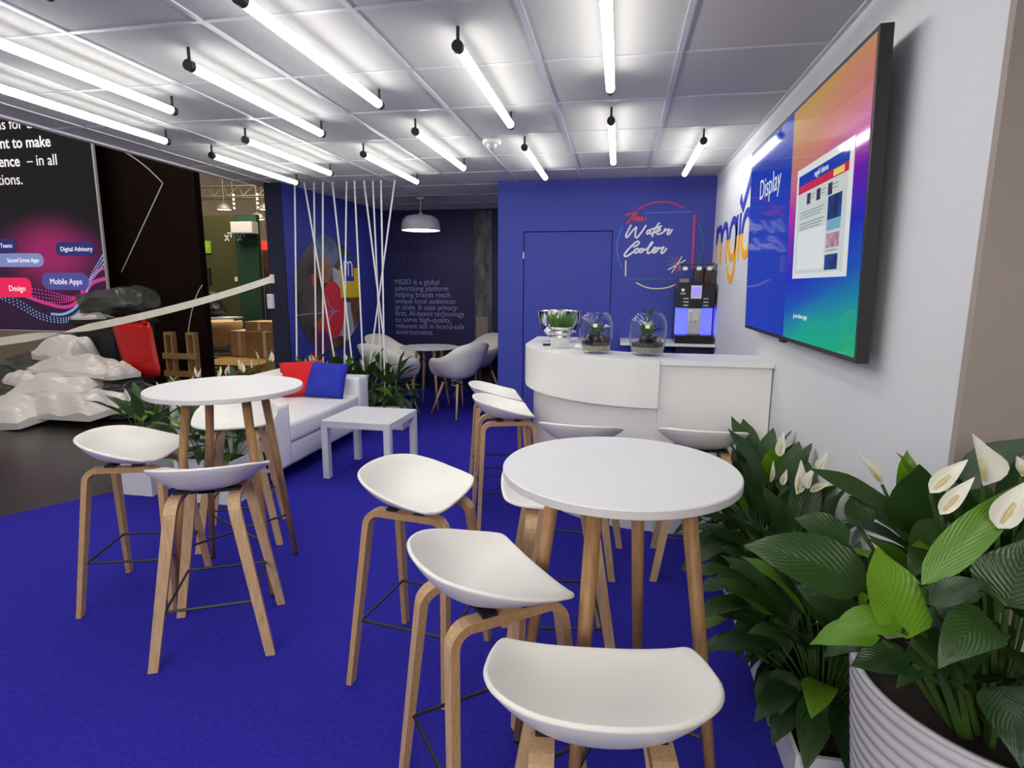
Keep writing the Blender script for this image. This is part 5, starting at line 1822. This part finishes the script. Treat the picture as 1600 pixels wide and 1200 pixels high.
film('film_bundle', 'small pale film bundle peeping out under the bag on the bin', (-6.14, 5.86, 1.031), (0.18, 0.09, 0.07), M['white_bag'], 33)

# ---------------- pallets and trestle of raw wood
t = thing('pine_trestle', 'raw pine trestle with two upright posts behind the red bin lid', 'trestle', (-6.02, 7.10, 0))
for x in (-0.17, 0.18):
    for xx in (x - 0.065, x + 0.040):
        bm = bmesh.new(); box(bm, xx, xx + 0.032, -0.04, 0.04, 0.0, 0.75); obj('post', bm, M['pine'], t)
    bm = bmesh.new(); box(bm, x - 0.065, x + 0.072, -0.04, 0.04, 0.751, 0.79); obj('top_rail', bm, M['pine'], t)
for z in (0.17, 0.42):
    bm = bmesh.new(); box(bm, -0.26, 0.28, -0.062, -0.041, z, z + 0.08); obj('rail', bm, M['pine'], t)


def pallet(loc, rz, lab, w_=1.2, d_=0.8):
    t = thing('wooden_pallet', lab, 'pallet', loc, R(rz), 'wooden pallets')
    for k in range(5):
        y = -d_ / 2 + (d_ - 0.1) * k / 4
        bm = bmesh.new(); box(bm, -w_ / 2, w_ / 2, y, y + 0.1, 0.122, 0.144); obj('plank', bm, M['pine'], t)
    for k in range(3):
        y = -d_ / 2 + (d_ - 0.1) * k / 2
        bm = bmesh.new(); box(bm, -w_ / 2, w_ / 2, y, y + 0.1, 0.0, 0.022); obj('skid', bm, M['pine'], t)
        for j in range(3):
            x = -w_ / 2 + (w_ - 0.14) * j / 2
            bm = bmesh.new(); box(bm, x, x + 0.14, y, y + 0.1, 0.022, 0.122); obj('block', bm, M['pine'], t)
    return t


pallet((-6.45, 8.85, 0), 2, 'raw wooden pallet on the hall floor below the tan armchair')
pallet((-6.62, 9.75, 0), -3, 'raw wooden pallet behind, carrying armchair and wrapped boxes', 1.5, 0.9)

t = thing('tub_armchair', 'tan upholstered tub armchair standing on a pallet in the hall', 'armchair', (-7.32, 9.75, 0.145), R(150))
bm = bmesh.new()
lathe(bm, [(0.19, 0.16), (0.27, 0.20), (0.33, 0.45), (0.34, 0.62), (0.30, 0.64), (0.27, 0.46), (0.22, 0.26)], 28, a0=R(-60), a1=R(240)); obj('tub_back', bm, M['tan_leather'], t, True)
bm = bmesh.new(); lathe(bm, [(0, 0.17), (0.25, 0.17), (0.28, 0.22), (0.27, 0.34), (0.22, 0.37), (0, 0.375)], 28); obj('seat', bm, M['tan_leather'], t, True)
for k in range(4):
    a = R(45 + 90 * k)
    bm = bmesh.new(); tube(bm, [(0.24 * math.cos(a), 0.24 * math.sin(a), 0), (0.15 * math.cos(a), 0.15 * math.sin(a), 0.175)], [0.010, 0.014], 8); obj('leg', bm, M['truss'], t)
def boxed(name, lab, x0, x1, y0, y1, z0, z1, m, cat='box', rz=0.0):
    cx, cy = (x0 + x1) / 2, (y0 + y1) / 2
    t = thing(name, lab, cat, (cx, cy, z0), rz)
    bm = bmesh.new(); box(bm, x0 - cx, x1 - cx, y0 - cy, y1 - cy, 0, z1 - z0, bev=0.008); obj('carton', bm, M[m], t)
    bm = bmesh.new(); box(bm, -0.03, 0.03, y0 - cy - 0.001, y1 - cy + 0.001, 0.01, z1 - z0 + 0.001); obj('packing_tape', bm, M['tape'], t)
    return t


boxed('wrapped_carton', 'large shrink wrapped carton on the hall pallet next to the blue wall end', -6.60, -5.85, 9.35, 9.95, 0.146, 0.62, 'cling')
boxed('cardboard_box', 'flat cardboard box lying on the shrink wrapped carton', -6.66, -6.10, 9.45, 9.95, 0.622, 0.79, 'card')
boxed('cardboard_drum', 'tan cardboard carton beside the tub armchair', -6.97, -6.62, 9.45, 9.85, 0.146, 0.62, 'tan_leather')
boxed('orange_crate', 'small orange brown carton low on the hall floor by the blue wall end', -5.72, -5.35, 8.6, 8.95, 0.0, 0.24, 'card')

# ---------------- green stand far behind
t = thing('green_stand', 'green exhibition stand with small arrow signs far across the hall', 'exhibition stand', (0, 0, 0))
bm = bmesh.new(); box(bm, -10.2, -8.52, 12.0, 12.1, 0, 2.98); obj('olive_panel', bm, M['green_dark'], t)
bm = bmesh.new(); box(bm, -8.52, -7.98, 11.98, 12.1, 0, 2.98); obj('bottle_green_panel', bm, M['green_teal'], t)
bm = bmesh.new(); box(bm, -9.36, -9.17, 11.98, 11.999, 2.15, 2.42); obj('lime_poster', bm, M['lime'], t)


def gf(u, v, d):
    return (u, 11.998 - d, v)


def gf2(u, v, d):
    return (u, 11.978 - d, v)


for fr_, x, z in ((gf, -8.80, 2.42), (gf2, -8.46, 2.42)):
    bm = bmesh.new()
    for s in ([(x, z), (x + 0.10, z + 0.13)], [(x + 0.10, z), (x, z + 0.13)], [(x + 0.07, z + 0.17), (x + 0.16, z + 0.17), (x + 0.16, z + 0.07)]):
        ribbon(bm, s, 0.026, 0.004, fr_, 0, False)
    obj('arrow_sign', bm, M['p_white'], t)
bm = bmesh.new(); box(bm, -8.62, -8.55, 11.985, 11.999, 1.52, 1.62); obj('switch_plate', bm, M['p_white'], t)
t = thing('white_sign_box', 'long white sign box fixed on the green stand', 'sign', (-8.2, 11.9, 2.56))
bm = bmesh.new(); box(bm, -0.27, 0.26, -0.14, 0.075, 0, 0.25, bev=0.006); obj('box_body', bm, M['pendant'], t)
bm = bmesh.new(); box(bm, -0.25, 0.24, -0.146, -0.141, 0.02, 0.23); obj('face', bm, M['p_white'], t)
t = thing('purple_counter', 'purple panel low on the hall back wall right of the green stand', 'panel', (-7.95, 12.6, 0))
bm = bmesh.new(); box(bm, -0.35, 0.6, 0, 0.08, 0, 1.42); obj('lower_panel', bm, M['purple'], t)
bm = bmesh.new(); box(bm, -0.35, 0.6, 0.0, 0.08, 1.425, 2.35); obj('upper_panel', bm, M['brown_print'], t)
t = thing('exit_sign', 'small glowing red exit sign next to the blue wall end', 'sign', (-8.02, 12.3, 2.24))
bm = bmesh.new(); box(bm, -0.13, 0.12, -0.03, 0.03, 0, 0.19, bev=0.006); obj('case', bm, M['exit'], t)
bm = bmesh.new(); tube(bm, [(0, 0, 0.185), (0, 0, 4.79)], 0.008, 6); obj('hanger', bm, M['truss'], t)
t = thing('display_monitor', 'small dark monitor with a lit strip before the green stand', 'monitor', (-9.10, 11.6, 0))
bm = bmesh.new(); box(bm, -0.17, 0.17, -0.03, 0.03, 1.42, 1.80, bev=0.008); obj('case', bm, M['black_gloss'], t)
bm = bmesh.new(); box(bm, -0.09, 0.09, -0.034, -0.031, 1.55, 1.63); obj('lit_strip', bm, M['b_white'], t)
bm = bmesh.new(); tube(bm, [(0, 0, 0.0), (0, 0, 1.42)], 0.03, 8); obj('stand_pole', bm, M['black_metal'], t)
blob('dark_bag', 'dark bulging bag piled beside the monitor at the green stand', 'bag', (-8.78, 11.35, 0.75), (0.30, 0.2, 0.28), M['bin_black'], 41, 0.3)
t = thing('side_table', 'low dark table before the green stand carrying the dark bag', 'table', (-8.80, 11.35, 0))
bm = bmesh.new(); box(bm, -0.45, 0.6, -0.25, 0.25, 0.715, 0.749); obj('tabletop', bm, M['pendant'], t)
for sx in (-0.42, 0.57):
    for sy in (-0.22, 0.22):
        bm = bmesh.new(); tube(bm, [(sx, sy, 0), (sx, sy, 0.714)], 0.016, 8); obj('leg', bm, M['truss'], t)

# ---------------- truss and hall lamps
t = thing('roof_truss', 'steel lattice truss under the hall roof', 'truss', (-8.6, 13.2, 3.55))
for y, z in ((-0.15, 0), (0.15, 0), (0, 0.26)):
    bm = bmesh.new(); tube(bm, [(-3.2, y, z), (3.2, y, z)], 0.025, 8); obj('chord', bm, M['truss'], t)
for k in range(16):
    x = -3.2 + 0.4 * k
    bm = bmesh.new(); tube(bm, [(x, -0.15, 0), (x + 0.2, 0, 0.26), (x + 0.4, -0.15, 0)], 0.012, 6); obj('brace', bm, M['truss'], t)
for x in (-2.4, 2.4):
    bm = bmesh.new(); tube(bm, [(x, 0, 0.26), (x, 0, 3.45)], 0.012, 6); obj('hanger', bm, M['truss'], t)
for k, (x, z) in enumerate(((-8.30, 3.20), (-8.56, 2.98), (-7.88, 2.95), (-9.42, 3.22))):
    t = thing('hall_lamp', ['glowing hall lamp hung below the lattice truss', 'glowing hall lamp just over the green stand', 'glowing hall lamp beside the blue wall end', 'glowing hall lamp next to the dark brown wall'][k], 'lamp', (x, 12.9, z), 0, 'hall lamps')
    bm = bmesh.new(); lathe(bm, [(0.03, 0.16), (0.10, 0.12), (0.17, 0.03), (0.175, 0), (0.165, 0), (0.09, 0.10), (0.0, 0.11)], 18, sx=1.15); obj('reflector', bm, M['truss'], t, True)
    bm = bmesh.new(); lathe(bm, [(0, -0.005), (0.15, 0.004), (0, 0.012)], 16, sx=1.1); obj('glowing_glass', bm, M['lamp_glow'], t)
    bm = bmesh.new(); tube(bm, [(0, 0, 0.15), (0, 0, 7.0 - z)], 0.010, 6); obj('hanger', bm, M['truss'], t)
t = thing('string_lights', 'two short strings of small lamps hanging by the truss', 'lights', (-9.1, 12.8, 3.2))
for x in (0.0, 0.62):
    bm = bmesh.new(); tube(bm, [(x, 0, 0), (x, 0, 3.8)], 0.008, 6); obj('wire', bm, M['truss'], t)
    for k in range(4):
        bm = bmesh.new(); bmesh.ops.create_icosphere(bm, subdivisions=1, radius=0.026); obj('bulb', bm, M['lamp_glow'], t, loc=(x + 0.02, 0, 0.04 + 0.1 * k))

# ---------------- barrier tape and what holds it
t = thing('barrier_tape', 'cream barrier tape stretched slack from the blue wall end', 'tape', (0, 0, 0))
P0, P1 = Vector((-3.55, 5.538, 1.51)), Vector((-6.05, 3.75, 0.87))
bm = bmesh.new()
n = 40
pr_ = None
for i in range(n + 1):
    s = i / n
    p = P0.lerp(P1, s) + Vector((0, 0, -0.14 * 4 * s * (1 - s) * 0.9))
    tw = R(14) if s < 0.52 else R(14) + R(166) * min(1, (s - 0.52) / 0.16)
    side = Vector((0.25 * math.sin(tw), 0.35 * math.sin(tw), math.cos(tw))) * 0.036
    a, b = bm.verts.new(p + side), bm.verts.new(p - side)
    if pr_:
        bm.faces.new((pr_[0], a, b, pr_[1]))
    pr_ = (a, b)
tp_ = obj('tape_strip', bm, M['tape'], t)
add_solid(tp_, 0.0008)
bm = bmesh.new(); box(bm, P0.x - 0.02, P0.x + 0.02, P0.y - 0.012, P0.y + 0.009, P0.z - 0.045, P0.z + 0.045); obj('tape_clip', bm, M['tape'], t)
t = thing('barrier_post', 'post holding the loose end of the barrier tape outside the view', 'post', (-6.07, 3.73, 0))
bm = bmesh.new(); lathe(bm, [(0, 0), (0.16, 0), (0.16, 0.012), (0.02, 0.03), (0.02, 0.95), (0.03, 0.96), (0.03, 1.0), (0, 1.0)], 20); obj('pole', bm, M['truss'], t)
t = thing('wall_phone', 'small white box fixed low on the navy wall end', 'box', (-3.575, 5.535, 1.28))
bm = bmesh.new(); box(bm, -0.03, 0.03, -0.03, 0.012, -0.075, 0.075, bev=0.006); obj('case', bm, M['pendant'], t)
bm = bmesh.new(); box(bm, -0.02, 0.02, -0.033, -0.03, 0.02, 0.05); obj('cover', bm, M['edge_grey'], t)
